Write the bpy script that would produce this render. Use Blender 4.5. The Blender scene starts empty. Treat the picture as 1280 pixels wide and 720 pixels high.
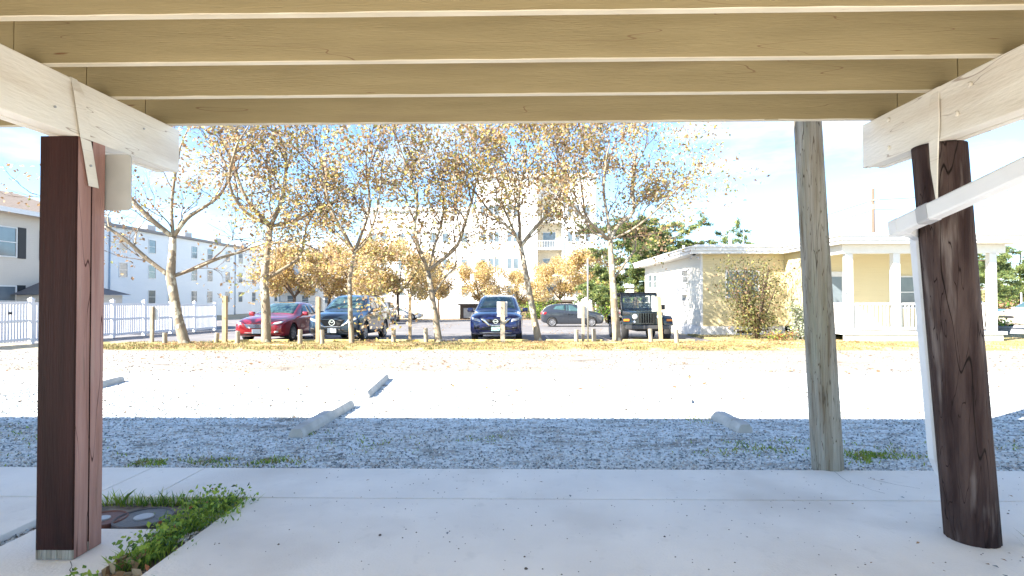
import bpy, bmesh, math, random
import numpy as np
from mathutils import Vector, Matrix, noise
from mathutils.bvhtree import BVHTree
R = math.radians
random.seed(7)
scene = bpy.context.scene
C = scene.collection
# ------------------------------------------------------------ camera
F = 700.0
CAMZ = 1.25
cd = bpy.data.cameras.new('camera'); cam = bpy.data.objects.new('camera', cd); C.objects.link(cam)
cd.sensor_width = 36; cd.lens = 36*F/1280; cd.clip_end = 4000; cd.clip_start = .02
MW = Matrix.Translation((0, 0, CAMZ)) @ Matrix.Rotation(R(1.07), 4, 'Z') @ Matrix.Rotation(R(90.9), 4, 'X') @ Matrix.Rotation(R(-.1), 4, 'Z')
cam.matrix_world = MW
scene.camera = cam
scene.render.resolution_x, scene.render.resolution_y = 1024, 576
# ------------------------------------------------------------ sky, sun, exposure
SUNH = Vector((.84, .54, 0)).normalized()      # horizontal travel of the light
ELEV = 36.0
w = bpy.data.worlds.new('World'); scene.world = w; w.use_nodes = True
nt = w.node_tree; nt.nodes.clear()
out = nt.nodes.new('ShaderNodeOutputWorld'); bg = nt.nodes.new('ShaderNodeBackground')
sky = nt.nodes.new('ShaderNodeTexSky'); sky.sky_type = 'NISHITA'; sky.sun_disc = False
sky.sun_elevation = R(ELEV); sky.sun_rotation = math.atan2(-SUNH.x, -SUNH.y)
sky.air_density = .8; sky.dust_density = .1; sky.ozone_density = 2.5
bg.inputs[1].default_value = .064
tc = nt.nodes.new('ShaderNodeTexCoord'); mp = nt.nodes.new('ShaderNodeMapping'); mp.inputs['Scale'].default_value = (1.2, 1.2, 4.5)
nz = nt.nodes.new('ShaderNodeTexNoise'); nz.inputs['Scale'].default_value = 2.4; nz.inputs['Detail'].default_value = 7; nz.inputs['Roughness'].default_value = .55
rp = nt.nodes.new('ShaderNodeValToRGB'); rp.color_ramp.elements[0].position = .50; rp.color_ramp.elements[1].position = .68
mx = nt.nodes.new('ShaderNodeMix'); mx.data_type = 'RGBA'
mx.inputs['B'].default_value = (5.0, 5.3, 5.6, 1)
ml = nt.nodes.new('ShaderNodeMath'); ml.operation = 'MULTIPLY'; ml.inputs[1].default_value = .5
L = nt.links.new
L(tc.outputs['Generated'], mp.inputs[0]); L(mp.outputs[0], nz.inputs[0]); L(nz.outputs[0], rp.inputs[0])
L(rp.outputs[0], ml.inputs[0]); L(ml.outputs[0], mx.inputs['Factor'])
tn = nt.nodes.new('ShaderNodeMix'); tn.data_type = 'RGBA'; tn.blend_type = 'MULTIPLY'; tn.inputs['Factor'].default_value = 1
tn.inputs['B'].default_value = (.84, .95, 1.0, 1); L(sky.outputs[0], tn.inputs['A']); L(tn.outputs['Result'], mx.inputs['A'])
L(mx.outputs['Result'], bg.inputs[0]); L(bg.outputs[0], out.inputs[0])
sl = bpy.data.lights.new('sun', 'SUN'); sl.energy = 3.4; sl.angle = R(.5); sl.color = (1, .93, .82)
so = bpy.data.objects.new('sun', sl); C.objects.link(so)
dv = Vector((SUNH.x*math.cos(R(ELEV)), SUNH.y*math.cos(R(ELEV)), -math.sin(R(ELEV))))
so.rotation_euler = dv.to_track_quat('-Z', 'Y').to_euler()
vs = scene.view_settings; vs.view_transform = 'Standard'; vs.look = 'None'; vs.gamma = 1; vs.use_curve_mapping = False
vs.exposure = 2.8
scene.cycles.max_bounces = 8; scene.cycles.diffuse_bounces = 5

# ------------------------------------------------------------ pixel helpers (survey the photo into metres)
GS = .02
def gz(Y):
    if Y < 4.09: return -.03
    if Y < 64: return -.03 - GS*(Y-4.09)
    return -.03 - GS*(64-4.09)
def ray(px, py):
    v = Vector(((px-640)/F, -(py-360)/F, -1)); return (MW.to_3x3() @ v)
def at(px, py, Y):
    d = ray(px, py); t = Y/d.y; return Vector((0, 0, CAMZ)) + d*t
def G(px, py):
    d = ray(px, py); a = -.03 + GS*4.09
    t = (a-CAMZ)/(d.z + GS*d.y)
    p = Vector((0, 0, CAMZ)) + d*t
    if p.y < 4.09: p = Vector((0, 0, CAMZ)) + d*((0-CAMZ)/d.z)
    return p
# ------------------------------------------------------------ materials
def srgb(r, g, b):
    f = lambda c: ((c/255+.055)/1.055)**2.4 if c > 10 else c/255/12.92
    return (f(r), f(g), f(b))
_m = {}
def mat(name, col, rough=.7, metal=0, col2=None, scale=6, detail=6, stretch=(1, 1, 1), bump=0, bscale=None, coat=0, spec=.5, lo=.35, hi=.65, spots=None, transl=0, cracks=None):
    if name in _m: return _m[name]
    m = bpy.data.materials.new(name); m.use_nodes = True; n = m.node_tree; b = n.nodes['Principled BSDF']
    b.inputs['Base Color'].default_value = (*col, 1); b.inputs['Roughness'].default_value = rough; b.inputs['Metallic'].default_value = metal
    b.inputs['Coat Weight'].default_value = coat; b.inputs['Coat Roughness'].default_value = .05; b.inputs['Specular IOR Level'].default_value = spec
    t = n.nodes.new('ShaderNodeTexCoord'); mpp = n.nodes.new('ShaderNodeMapping'); mpp.inputs['Scale'].default_value = stretch
    n.links.new(t.outputs['Object'], mpp.inputs[0])
    if col2 is None: col2 = tuple(c*.86 for c in col)
    tx = n.nodes.new('ShaderNodeTexNoise'); tx.inputs['Scale'].default_value = scale; tx.inputs['Detail'].default_value = detail
    r = n.nodes.new('ShaderNodeValToRGB'); r.color_ramp.elements[0].position = lo; r.color_ramp.elements[1].position = hi
    r.color_ramp.elements[0].color = (*col, 1); r.color_ramp.elements[1].color = (*col2, 1)
    n.links.new(mpp.outputs[0], tx.inputs[0]); n.links.new(tx.outputs[0], r.inputs[0])
    last = r.outputs[0]
    if spots:                                     # (colour, scale, threshold lo, hi)
        for sc_, s_, a_, b_ in spots:
            t2 = n.nodes.new('ShaderNodeTexNoise'); t2.inputs['Scale'].default_value = s_; t2.inputs['Detail'].default_value = 4
            n.links.new(mpp.outputs[0], t2.inputs[0])
            q = n.nodes.new('ShaderNodeMapRange'); q.inputs[1].default_value = a_; q.inputs[2].default_value = b_
            n.links.new(t2.outputs[0], q.inputs[0])
            xx = n.nodes.new('ShaderNodeMix'); xx.data_type = 'RGBA'; xx.inputs['B'].default_value = (*sc_, 1)
            n.links.new(q.outputs[0], xx.inputs['Factor']); n.links.new(last, xx.inputs['A']); last = xx.outputs['Result']
    crk = None
    if cracks:                                    # (colour, scale, stretch, half width)
        for cc, s_, st, wd_ in cracks:
            m4 = n.nodes.new('ShaderNodeMapping'); m4.inputs['Scale'].default_value = st; n.links.new(t.outputs['Object'], m4.inputs[0])
            t4 = n.nodes.new('ShaderNodeTexNoise'); t4.inputs['Scale'].default_value = s_; t4.inputs['Detail'].default_value = 1.5; n.links.new(m4.outputs[0], t4.inputs[0])
            a1 = n.nodes.new('ShaderNodeMath'); a1.operation = 'SUBTRACT'; a1.inputs[1].default_value = .5; n.links.new(t4.outputs[0], a1.inputs[0])
            a2 = n.nodes.new('ShaderNodeMath'); a2.operation = 'ABSOLUTE'; n.links.new(a1.outputs[0], a2.inputs[0])
            q = n.nodes.new('ShaderNodeMapRange'); q.inputs[1].default_value = wd_*.3; q.inputs[2].default_value = wd_; q.inputs[3].default_value = 1; q.inputs[4].default_value = 0
            n.links.new(a2.outputs[0], q.inputs[0]); xx = n.nodes.new('ShaderNodeMix'); xx.data_type = 'RGBA'; xx.inputs['B'].default_value = (*cc, 1)
            n.links.new(q.outputs[0], xx.inputs['Factor']); n.links.new(last, xx.inputs['A']); last = xx.outputs['Result']; crk = q.outputs[0]
    n.links.new(last, b.inputs['Base Color'])
    if bump:
        t3 = n.nodes.new('ShaderNodeTexNoise'); t3.inputs['Scale'].default_value = bscale or scale*4; t3.inputs['Detail'].default_value = 5
        n.links.new(mpp.outputs[0], t3.inputs[0])
        bb = n.nodes.new('ShaderNodeBump'); bb.inputs['Strength'].default_value = bump; bb.inputs['Distance'].default_value = .02
        n.links.new(t3.outputs[0], bb.inputs['Height']); n.links.new(bb.outputs[0], b.inputs['Normal'])
    if transl:
        o = n.nodes['Material Output']; tr = n.nodes.new('ShaderNodeBsdfTranslucent'); ms = n.nodes.new('ShaderNodeMixShader'); ms.inputs[0].default_value = transl
        n.links.new(last, tr.inputs[0]); n.links.new(b.outputs[0], ms.inputs[1]); n.links.new(tr.outputs[0], ms.inputs[2]); n.links.new(ms.outputs[0], o.inputs[0])
    _m[name] = m; return m

def gravel_mat(name, cols, scale, sand=None):
    m = bpy.data.materials.new(name); m.use_nodes = True; n = m.node_tree; b = n.nodes['Principled BSDF']
    t = n.nodes.new('ShaderNodeTexCoord')
    v = n.nodes.new('ShaderNodeTexVoronoi'); v.inputs['Scale'].default_value = scale
    n.links.new(t.outputs['Object'], v.inputs[0])
    sep = n.nodes.new('ShaderNodeSeparateColor'); n.links.new(v.outputs['Color'], sep.inputs[0])
    r = n.nodes.new('ShaderNodeValToRGB'); els = r.color_ramp.elements
    while len(els) < len(cols): els.new(.5)
    for i, c in enumerate(cols): els[i].position = i/(len(cols)-1); els[i].color = (*c, 1)
    n.links.new(sep.outputs[0], r.inputs[0]); last = r.outputs[0]
    if sand:
        for col, s_, a_, b_ in sand:
            t2 = n.nodes.new('ShaderNodeTexNoise'); t2.inputs['Scale'].default_value = s_; t2.inputs['Detail'].default_value = 6
            mp2 = n.nodes.new('ShaderNodeMapping'); mp2.inputs['Scale'].default_value = (.45, 1, 1)
            n.links.new(t.outputs['Object'], mp2.inputs[0]); n.links.new(mp2.outputs[0], t2.inputs[0])
            q = n.nodes.new('ShaderNodeMapRange'); q.inputs[1].default_value = a_; q.inputs[2].default_value = b_; q.inputs[4].default_value = .85
            n.links.new(t2.outputs[0], q.inputs[0])
            xx = n.nodes.new('ShaderNodeMix'); xx.data_type = 'RGBA'; xx.inputs['B'].default_value = (*col, 1)
            n.links.new(q.outputs[0], xx.inputs['Factor']); n.links.new(last, xx.inputs['A']); last = xx.outputs['Result']
    n.links.new(last, b.inputs['Base Color']); b.inputs['Roughness'].default_value = .85
    bb = n.nodes.new('ShaderNodeBump'); bb.inputs['Strength'].default_value = .8; bb.inputs['Distance'].default_value = .012; bb.invert = True
    n.links.new(v.outputs['Distance'], bb.inputs['Height']); n.links.new(bb.outputs[0], b.inputs['Normal'])
    return m

# ------------------------------------------------------------ mesh helpers
def tagp(o, label=None, cat=None, group=None, kind=None):
    if label: o['label'] = label
    if cat: o['category'] = cat
    if group: o['group'] = group
    if kind: o['kind'] = kind
    return o
def link(name, me, m, parent=None):
    o = bpy.data.objects.new(name, me); C.objects.link(o)
    if m is not None:
        for q in (m if isinstance(m, (list, tuple)) else [m]): me.materials.append(q)
    if parent is not None: o.parent = parent
    return o
def build(name, bm, m, parent=None, smooth=False):
    me = bpy.data.meshes.new(name)
    bmesh.ops.recalc_face_normals(bm, faces=bm.faces) if not smooth == 'raw' else None
    bm.to_mesh(me); bm.free()
    if smooth is True:
        for p in me.polygons: p.use_smooth = True
    return link(name, me, m, parent)
def pydata(name, V, Fc, m, parent=None, mi=None, smooth=False):
    me = bpy.data.meshes.new(name); me.from_pydata([tuple(v) for v in V], [], Fc)
    o = link(name, me, m, parent)
    if mi is not None: me.polygons.foreach_set('material_index', mi)
    if smooth: me.polygons.foreach_set('use_smooth', [True]*len(me.polygons))
    return o
def empty(name, loc, rz=0):
    o = bpy.data.objects.new(name, None); C.objects.link(o); o.location = loc; o.rotation_euler = (0, 0, rz); o.empty_display_size = .2; return o
def box(bm, x0, x1, y0, y1, z0, z1, M=None, bev=0):
    vs_ = [Vector((x, y, z)) for z in (z0, z1) for y in (y0, y1) for x in (x0, x1)]
    if M is not None: vs_ = [M @ v for v in vs_]
    b = [bm.verts.new(v) for v in vs_]
    fs = [bm.faces.new([b[i] for i in q]) for q in ((0, 2, 3, 1), (4, 5, 7, 6), (0, 1, 5, 4), (2, 6, 7, 3), (1, 3, 7, 5), (0, 4, 6, 2))]
    if bev:
        es = {e for f in fs for e in f.edges}
        bmesh.ops.bevel(bm, geom=list(es), offset=bev, segments=2, affect='EDGES', profile=.6)
    return b
def prism(bm, pts, h0, h1, axis='z'):
    """polygon extruded; pts 2D; axis z: (x,y); y: (x,z); x: (y,z)"""
    def P(a, b, h): return {'z': (a, b, h), 'y': (a, h, b), 'x': (h, a, b)}[axis]
    A = [bm.verts.new(P(a, b, h0)) for a, b in pts]; B = [bm.verts.new(P(a, b, h1)) for a, b in pts]
    bm.faces.new(A); bm.faces.new(B[::-1])
    for i in range(len(pts)):
        j = (i+1) % len(pts); bm.faces.new((A[i], B[i], B[j], A[j]))
def tube(V, Fc, pts, rad, n=8, cap=True, wob=0):
    """append swept tube to lists"""
    base = len(V); prev = None
    for i, p in enumerate(pts):
        p = Vector(p)
        a = Vector(pts[max(i-1, 0)]); b = Vector(pts[min(i+1, len(pts)-1)])
        t = (b-a).normalized()
        u = t.cross(Vector((0, 1, 0)) if prev is None else prev)
        if prev is None:
            if u.length < .1: u = t.cross(Vector((1, 0, 0)))
            u.normalize()
        else:
            u = (prev - t*prev.dot(t)).normalized()
        prev = u; v = t.cross(u)
        r = rad[i] if hasattr(rad, '__len__') else rad
        for k in range(n):
            a_ = 2*math.pi*k/n; rr = r
            if wob: rr *= 1+wob*noise.noise(Vector((math.cos(a_)*1.3, math.sin(a_)*1.3, p.z*.9+p.x)))
            V.append(p + (u*math.cos(a_)+v*math.sin(a_))*rr)
    m = len(pts)
    for i in range(m-1):
        for k in range(n):
            k2 = (k+1) % n; Fc.append((base+i*n+k, base+i*n+k2, base+(i+1)*n+k2, base+(i+1)*n+k))
    if cap:
        Fc.append(tuple(base+k for k in range(n))[::-1]); Fc.append(tuple(base+(m-1)*n+k for k in range(n)))
def tubeobj(name, pts, rad, m, parent=None, n=10, smooth=True, wob=0):
    V, Fc = [], []; tube(V, Fc, pts, rad, n, wob=wob); return pydata(name, V, Fc, m, parent, smooth=smooth)
def lathe(prof, n, ax='x', cx=0, cy=0, cz=0, bm=None, closed=False):
    """prof list of (r, h) revolve round axis"""
    bm = bm or bmesh.new(); rings = []
    for r, h in prof:
        ring = []
        for k in range(n):
            a = 2*math.pi*k/n; c, s = r*math.cos(a), r*math.sin(a)
            p = {'x': (cx+h, cy+c, cz+s), 'z': (cx+c, cy+s, cz+h), 'y': (cx+c, cy+h, cz+s)}[ax]
            ring.append(bm.verts.new(p))
        rings.append(ring)
    for a, b in zip(rings, rings[1:]+(rings[:1] if closed else [])):
        for k in range(n): bm.faces.new((a[k], a[(k+1) % n], b[(k+1) % n], b[k]))
    if closed: return bm
    for rg in (rings[0], rings[-1]):
        try: bm.faces.new(rg)
        except ValueError: pass
    return bm
def copytree(o, parent=None):
    c = o.copy(); C.objects.link(c)
    if parent is not None: c.parent = parent
    for ch in o.children: copytree(ch, c)
    return c

# ------------------------------------------------------------ palette
M_ = {}
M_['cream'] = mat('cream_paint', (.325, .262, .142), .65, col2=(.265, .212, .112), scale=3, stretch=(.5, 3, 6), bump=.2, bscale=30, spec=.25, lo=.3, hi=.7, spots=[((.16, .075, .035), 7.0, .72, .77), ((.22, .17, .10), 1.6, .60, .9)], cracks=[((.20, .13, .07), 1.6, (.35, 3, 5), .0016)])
M_['beam'] = mat('weathered_white_paint', (.80, .75, .66), .6, col2=(.73, .67, .57), scale=3, stretch=(3, .6, 3), bump=.25, bscale=25, spec=.3, spots=[((.34, .22, .13), 8, .735, .77), ((.60, .50, .40), 1.5, .56, .9)], cracks=[((.42, .34, .27), 2.2, (2, .25, 5), .0018)])
M_['post'] = mat('faded_pink_brown_wood', (.40, .235, .20), .75, col2=(.29, .155, .125), scale=4, stretch=(5, 5, .35), bump=.4, bscale=20, spec=.2, spots=[((.16, .08, .06), 6, .62, .74), ((.48, .36, .30), 3, .6, .8)], cracks=[((.06, .02, .015), 2.2, (3, 3, .3), .0028)])
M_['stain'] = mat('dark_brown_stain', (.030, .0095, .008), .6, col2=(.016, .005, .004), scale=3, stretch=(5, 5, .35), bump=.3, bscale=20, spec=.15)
M_['pile_dark'] = mat('dark_creosote_wood', (.082, .055, .048), .75, col2=(.030, .017, .016), scale=5, stretch=(3, 3, .4), bump=1, bscale=14, spec=.12, spots=[((.16, .128, .115), 4, .58, .70), ((.075, .024, .018), 3, .62, .74)], cracks=[((.008, .005, .004), 3.0, (2.6, 2.6, .16), .005), ((.015, .008, .007), 9, (3, 3, .22), .010)])
M_['pile_grey'] = mat('grey_weathered_wood', (.36, .345, .30), .85, col2=(.23, .20, .155), scale=5, stretch=(4, 4, .3), bump=1, bscale=18, spec=.15, spots=[((.13, .09, .05), 5, .62, .74), ((.22, .23, .15), 1.6, .58, .8)], cracks=[((.06, .05, .035), 5, (4, 4, .14), .006), ((.10, .08, .055), 12, (4, 4, .2), .012)])
M_['white'] = mat('white_painted_trim', (.70, .69, .67), .5, col2=(.66, .65, .62))
M_['vinyl'] = mat('white_vinyl', (.74, .74, .75), .4, col2=(.70, .70, .71))
M_['concrete'] = mat('pale_concrete', (.83, .79, .725), .85, col2=(.74, .705, .65), scale=2.2, detail=10, bump=.25, bscale=70, lo=.3, hi=.72, spec=.2, spots=[((.54, .49, .43), .9, .52, .85), ((.64, .61, .56), 9, .60, .9), ((.22, .18, .15), 34, .72, .76)])
M_['stop'] = mat('worn_concrete_block', (.50, .48, .45), .9, col2=(.38, .36, .33), scale=7, bump=.5, spots=[((.25, .22, .18), 9, .66, .74)])
M_['asphalt'] = mat('grey_asphalt', (.17, .165, .17), .9, col2=(.13, .125, .13), scale=.6, detail=9, bump=.2, bscale=40, spots=[((.24, .22, .20), .5, .55, .75), ((.05, .05, .05), 1.5, .68, .74)])
M_['yellow'] = mat('worn_yellow_paint', (.62, .45, .12), .8, col2=(.45, .36, .2), scale=4)
M_['glass'] = mat('window_glass', (.10, .13, .15), .08, col2=(.14, .17, .19), scale=1.5, spec=.8)
M_['black'] = mat('black_plastic', (.015, .015, .016), .55)
M_['chrome'] = mat('chrome', (.75, .75, .76), .12, 1)
M_['steel'] = mat('galvanised_steel', (.42, .42, .42), .5, .6)
M_['rubber'] = mat('tyre_rubber', (.02, .02, .021), .85)
M_['rim'] = mat('alloy_rim', (.38, .38, .40), .35, .7)
M_['lamp_glass'] = mat('headlight_glass', (.55, .58, .62), .08, .35)
M_['amber'] = mat('amber_lens', (.75, .22, .02), .2)
M_['redlens'] = mat('red_lens', (.45, .01, .015), .2)
M_['carglass'] = mat('car_glass', (.035, .075, .08), .05, col2=(.05, .10, .105), scale=2, spec=.9)
M_['wood_new'] = mat('tan_wood_post', (.46, .33, .18), .8, col2=(.34, .24, .13), stretch=(4, 4, .6), bump=.3)
M_['wood_old'] = mat('grey_wood_post', (.36, .31, .23), .85, col2=(.24, .20, .15), stretch=(4, 4, .6), bump=.4)
M_['signback'] = mat('aluminium_sign_back', (.62, .62, .62), .45, .3)
M_['bark'] = mat('mottled_sycamore_bark', (.27, .22, .15), .85, col2=(.15, .11, .075), scale=5, stretch=(1, 1, .6), bump=.5, spots=[((.44, .40, .30), 5, .55, .6)])
M_['twig'] = mat('brown_bark', (.17, .12, .085), .9, col2=(.10, .07, .05), scale=8)
M_['pinebark'] = mat('pine_bark', (.12, .08, .055), .9, bump=.6)
LEAF = [mat('leaf_brown', (.25, .15, .08), .7, transl=.35), mat('leaf_rust', (.38, .235, .12), .7, transl=.4), mat('leaf_tan', (.50, .39, .24), .7, transl=.4), mat('leaf_gold', (.60, .48, .15), .6, transl=.45), mat('leaf_olive', (.25, .26, .09), .6, transl=.4)]
FARLEAF = [mat('far_leaf_brown', (.36, .21, .10), .7, transl=.4), mat('far_leaf_tan', (.58, .42, .22), .7, transl=.4), mat('far_leaf_sand', (.62, .48, .27), .7, transl=.4), mat('far_leaf_gold', (.60, .45, .13), .6, transl=.4), mat('far_leaf_olive', (.28, .28, .10), .6, transl=.4)]
GREEN = [mat('leaf_green', (.14, .25, .04), .6, transl=.35), mat('leaf_lime', (.32, .42, .06), .6, transl=.4), mat('leaf_deep', (.045, .09, .025), .6, transl=.25), mat('leaf_russet', (.30, .10, .04), .7, transl=.3)]
NEEDLE = [mat('needle_green', (.12, .19, .06), .6, transl=.25), mat('needle_olive', (.27, .31, .09), .6, transl=.3), mat('needle_dark', (.045, .075, .03), .6)]

# ------------------------------------------------------------ ground, road, lot
def strip(name, x0, x1, y0, y1, k, m, nx=1, kind='structure', flat=None):
    """sheet following the slope, k layers of 4 mm above the ground"""
    ys = sorted({y0, y1} | {y for y in (4.09, 64.0) if y0 < y < y1})
    V = []; Fc = []
    for y in ys:
        for x in (x0, x1): V.append((x, y, gz(y)+.004*k))
    for i in range(len(ys)-1): Fc.append((2*i, 2*i+1, 2*i+3, 2*i+2))
    return tagp(pydata(name, V, Fc, m), kind=kind)
earth = mat('sandy_ground', (.36, .31, .23), .95, col2=(.27, .24, .16), scale=.3, detail=8)
V = []; Fc = []
for y, z in ((-300, -.13), (4.085, -.13), (4.09, gz(4.09)), (64, gz(64)), (2500, gz(64))):
    for x in (-2500, 2500): V.append((x, y, z))
for i in range(4): Fc.append((2*i, 2*i+1, 2*i+3, 2*i+2))
tagp(pydata('ground', V, Fc, earth), kind='structure')
gcols = [(.33, .36, .37), (.52, .565, .57), (.63, .67, .67), (.76, .79, .78), (.55, .59, .59)]
gm = gravel_mat('blue_grey_gravel', gcols, 42, sand=[((.60, .58, .53), .7, .50, .66), ((.30, .305, .30), .45, .56, .78), ((.19, .18, .155), 4, .53, .68), ((.15, .14, .12), 14, .55, .66)])
strip('gravel_lot', -60, 60, 4.09, 12.2, 1, gm)
gm2 = gravel_mat('pale_sandy_gravel', [(.17, .158, .14), (.26, .24, .215), (.33, .31, .275)], 30, sand=[((.24, .205, .165), .35, .45, .62), ((.10, .08, .06), 2.2, .62, .74)])
V = []; Fc = []; nn = 700
for i in range(nn+1):
    x = -70+140*i/nn; y = 10.6+.5*noise.noise(Vector((x*.25, 1, 0)))+.35*noise.noise(Vector((x*1.1, 2, 0)))+.2*noise.noise(Vector((x*4, 3, 0)))
    V += [(x, y, gz(y)+.008), (x, 15.95, gz(15.95)+.008)]
    if i: Fc.append((2*i-2, 2*i, 2*i+1, 2*i-1))
tagp(pydata('gravel_road', V, Fc, gm2), kind='structure')
strip('parking_lot', -70, 7.0, 18.95, 58.0, 1, M_['asphalt'])
strip('driveway', 17.6, 60, 17.0, 62.0, 1, mat('pale_road', (.42, .40, .37), .9))
grassm = mat('dry_autumn_turf', (.20, .18, .06), .95, col2=(.30, .235, .10), scale=3, detail=9, bump=.5, bscale=50, spots=[((.46, .36, .20), 1.3, .50, .62), ((.16, .19, .05), 2.0, .58, .7), ((.30, .17, .07), 6, .62, .7)])
def verge():
    V = []; Fc = []; n = 120
    for i in range(n+1):
        x = -14.2 + 36.0*i/n
        e0 = 15.75 + .18*noise.noise(Vector((x*.8, 0, 0)))+.12*noise.noise(Vector((x*3, 5, 0)))
        if x < -11: e0 += (-11-x)**1.6*.35
        e1 = 18.95 if x < 7 else 24.5
        for y, dz in ((e0, .01), (e0+.3, .06), (max(e1-.3, e0+.35), .08), (max(e1, e0+.5), .012)): V.append((x, y, gz(y)+dz))
    for i in range(n):
        for j in range(3): a = i*4+j; Fc.append((a, a+4, a+5, a+1))
    return tagp(pydata('grass_verge', V, Fc, grassm), kind='structure')
verge()
# yellow concrete kerb stones along the lot edge
bm = bmesh.new()
for a, b in ((-10.6, -8.0), (-7.6, -5.6), (-4.9, -3.0), (-2.2, .2), (.8, 2.7), (3.4, 5.8)):
    box(bm, a, b, 18.98, 19.12, gz(19)-.02, gz(19)+.13, bev=.02)
tagp(build('kerb', bm, M_['yellow']), kind='structure')
# painted stall lines on the lot
bm = bmesh.new()
for x in (-10.6, -7.75, -4.7, -1.9, 1.0, 3.2, 5.9):
    vv = [bm.verts.new((x+dx, y, gz(y)+.010)) for dx, y in ((-.05, 19.4), (.05, 19.4), (.05, 24.3), (-.05, 24.3))]; bm.faces.new(vv)
tagp(build('stall_lines', bm, mat('worn_line_paint', (.55, .45, .38), .8, col2=(.2, .19, .18), scale=5)), kind='structure')

# concrete pavement pieces
bm = bmesh.new()
def sl_(x0, x1, y0, y1, z=0): box(bm, x0, x1, y0, y1, -.125, z, bev=.006)
sl_(-14, -2.725, 3.494, 4.09); sl_(-2.717, -2.335, 3.494, 4.09); sl_(-2.327, 4.6, 3.494, 4.09); sl_(4.607, 14, 3.494, 4.09)
sl_(-1.72, 4.6, -5, 3.481); sl_(4.607, 14, -5, 3.481)
sl_(-2.64, -1.93, -5, 3.02, -.004); sl_(-14, -2.75, -5, 3.481, -.002)
tagp(build('pavement', bm, M_['concrete']), kind='structure')
bm = bmesh.new(); box(bm, -2.75, -1.72, -5, 3.494, -.12, -.045)
tagp(build('soil_bed', bm, mat('dark_soil', (.12, .09, .07), .95, col2=(.25, .22, .19), scale=14, bump=.8)), kind='structure')

# ------------------------------------------------------------ stones, grass, leaves (uncountable)
def inframe(p):
    q = MW.inverted() @ Vector(p)
    return q.z < -.1 and abs(q.x/q.z)*F < 690 and abs(q.y/q.z)*F < 400
def stones(name, n, xr, yr, sz, mats, label, zf=None, dens=None):
    tet = [(0, 0, 1), (.95, 0, -.2), (-.5, .8, -.2), (-.5, -.8, -.2), (0, 0, -.7)]
    fs = [(0, 1, 2), (0, 2, 3), (0, 3, 1), (4, 2, 1), (4, 3, 2), (4, 1, 3)]
    V = []; Fc = []; mi = []
    for i in range(n):
        x = random.uniform(*xr); u = random.random(); y = yr[0]+(yr[1]-yr[0])*(u**1.5 if dens is None else u)
        if not inframe((x, y, 0)): continue
        z = (zf or gz)(y)+.006; s = random.uniform(*sz)*(1+.04*(y-4))
        Mx = Matrix.Rotation(random.uniform(0, 6.3), 3, 'Z') @ Matrix.Rotation(random.uniform(-.6, .6), 3, 'X')
        b = len(V)
        for t in tet:
            v = Mx @ Vector((t[0]*random.uniform(.7, 1.2), t[1]*random.uniform(.7, 1.1), t[2]*.7)); V.append((x+v.x*s, y+v.y*s, z+v.z*s))
        Fc += [tuple(b+k for k in f) for f in fs]; mi += [random.randrange(len(mats))]*6
    return tagp(pydata(name, V, Fc, mats, mi=mi), label, 'gravel', kind='stuff')
SM = [mat('stone_%s' % n, c, .8) for n, c in (('dark', (.17, .20, .215)), ('slate', (.38, .43, .445)), ('grey', (.58, .63, .635)), ('pale', (.74, .77, .77)), ('warm', (.52, .48, .42)))]
stones('gravel', 60000, (-7.5, 7.5), (4.10, 8.4), (.007, .017), SM, 'loose blue grey stones covering the shaded gravel lot')
stones('gravel', 8000, (-18, 18), (6.1, 15.6), (.010, .026), [mat('stone_black', (.06, .055, .05), .9), SM[0], mat('stone_brown', (.16, .12, .085), .9)], 'sparse stones lying over the sunlit gravel road', dens=1)
stones('gravel', 700, (-2.75, -2.63), (1.6, 3.4), (.008, .016), SM, 'narrow row of dark stones between the slabs by the square post', zf=lambda y: -.045, dens=1)
stones('gravel', 500, (-1.90, -1.73), (2.9, 3.4), (.006, .014), SM, 'pale pebbles beside the weeds at the slab edge', zf=lambda y: -.03, dens=1)
def blades(name, pts, h, wd, mats, label, cat, lean=.5):
    V = []; Fc = []; mi = []
    for p in pts:
        a = random.uniform(0, 6.3); hh = h*random.uniform(.4, 1.2); l = random.uniform(0, lean)*hh; b = random.uniform(0, 6.3)
        dx, dy = math.cos(a)*wd, math.sin(a)*wd; ex, ey = math.cos(b)*l, math.sin(b)*l
        k = len(V); V += [(p[0]-dx, p[1]-dy, p[2]), (p[0]+dx, p[1]+dy, p[2]), (p[0]+dx*.7+ex*.4, p[1]+dy*.7+ey*.4, p[2]+hh*.6), (p[0]+ex, p[1]+ey, p[2]+hh), (p[0]-dx*.7+ex*.4, p[1]-dy*.7+ey*.4, p[2]+hh*.6)]
        Fc.append((k, k+1, k+2, k+3, k+4)); mi.append(random.randrange(len(mats)))
    return tagp(pydata(name, V, Fc, mats, mi=mi), label, cat, kind='stuff')
dry = [mat('grass_straw', (.34, .27, .11), .9), mat('grass_olive', (.15, .17, .045), .9), mat('grass_tan', (.24, .16, .08), .9)]
pts = []
for i in range(42000):
    x = random.uniform(-13, 20); y = random.uniform(15.7, 18.9 if x < 7 else 24)
    if noise.noise(Vector((x*1.2, y*1.2, 3))) > -.25: pts.append((x, y, gz(y)+.04))
blades('grass', pts, .075, .010, dry, 'short dry autumn grass along the verge under the trees', 'grass')
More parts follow.
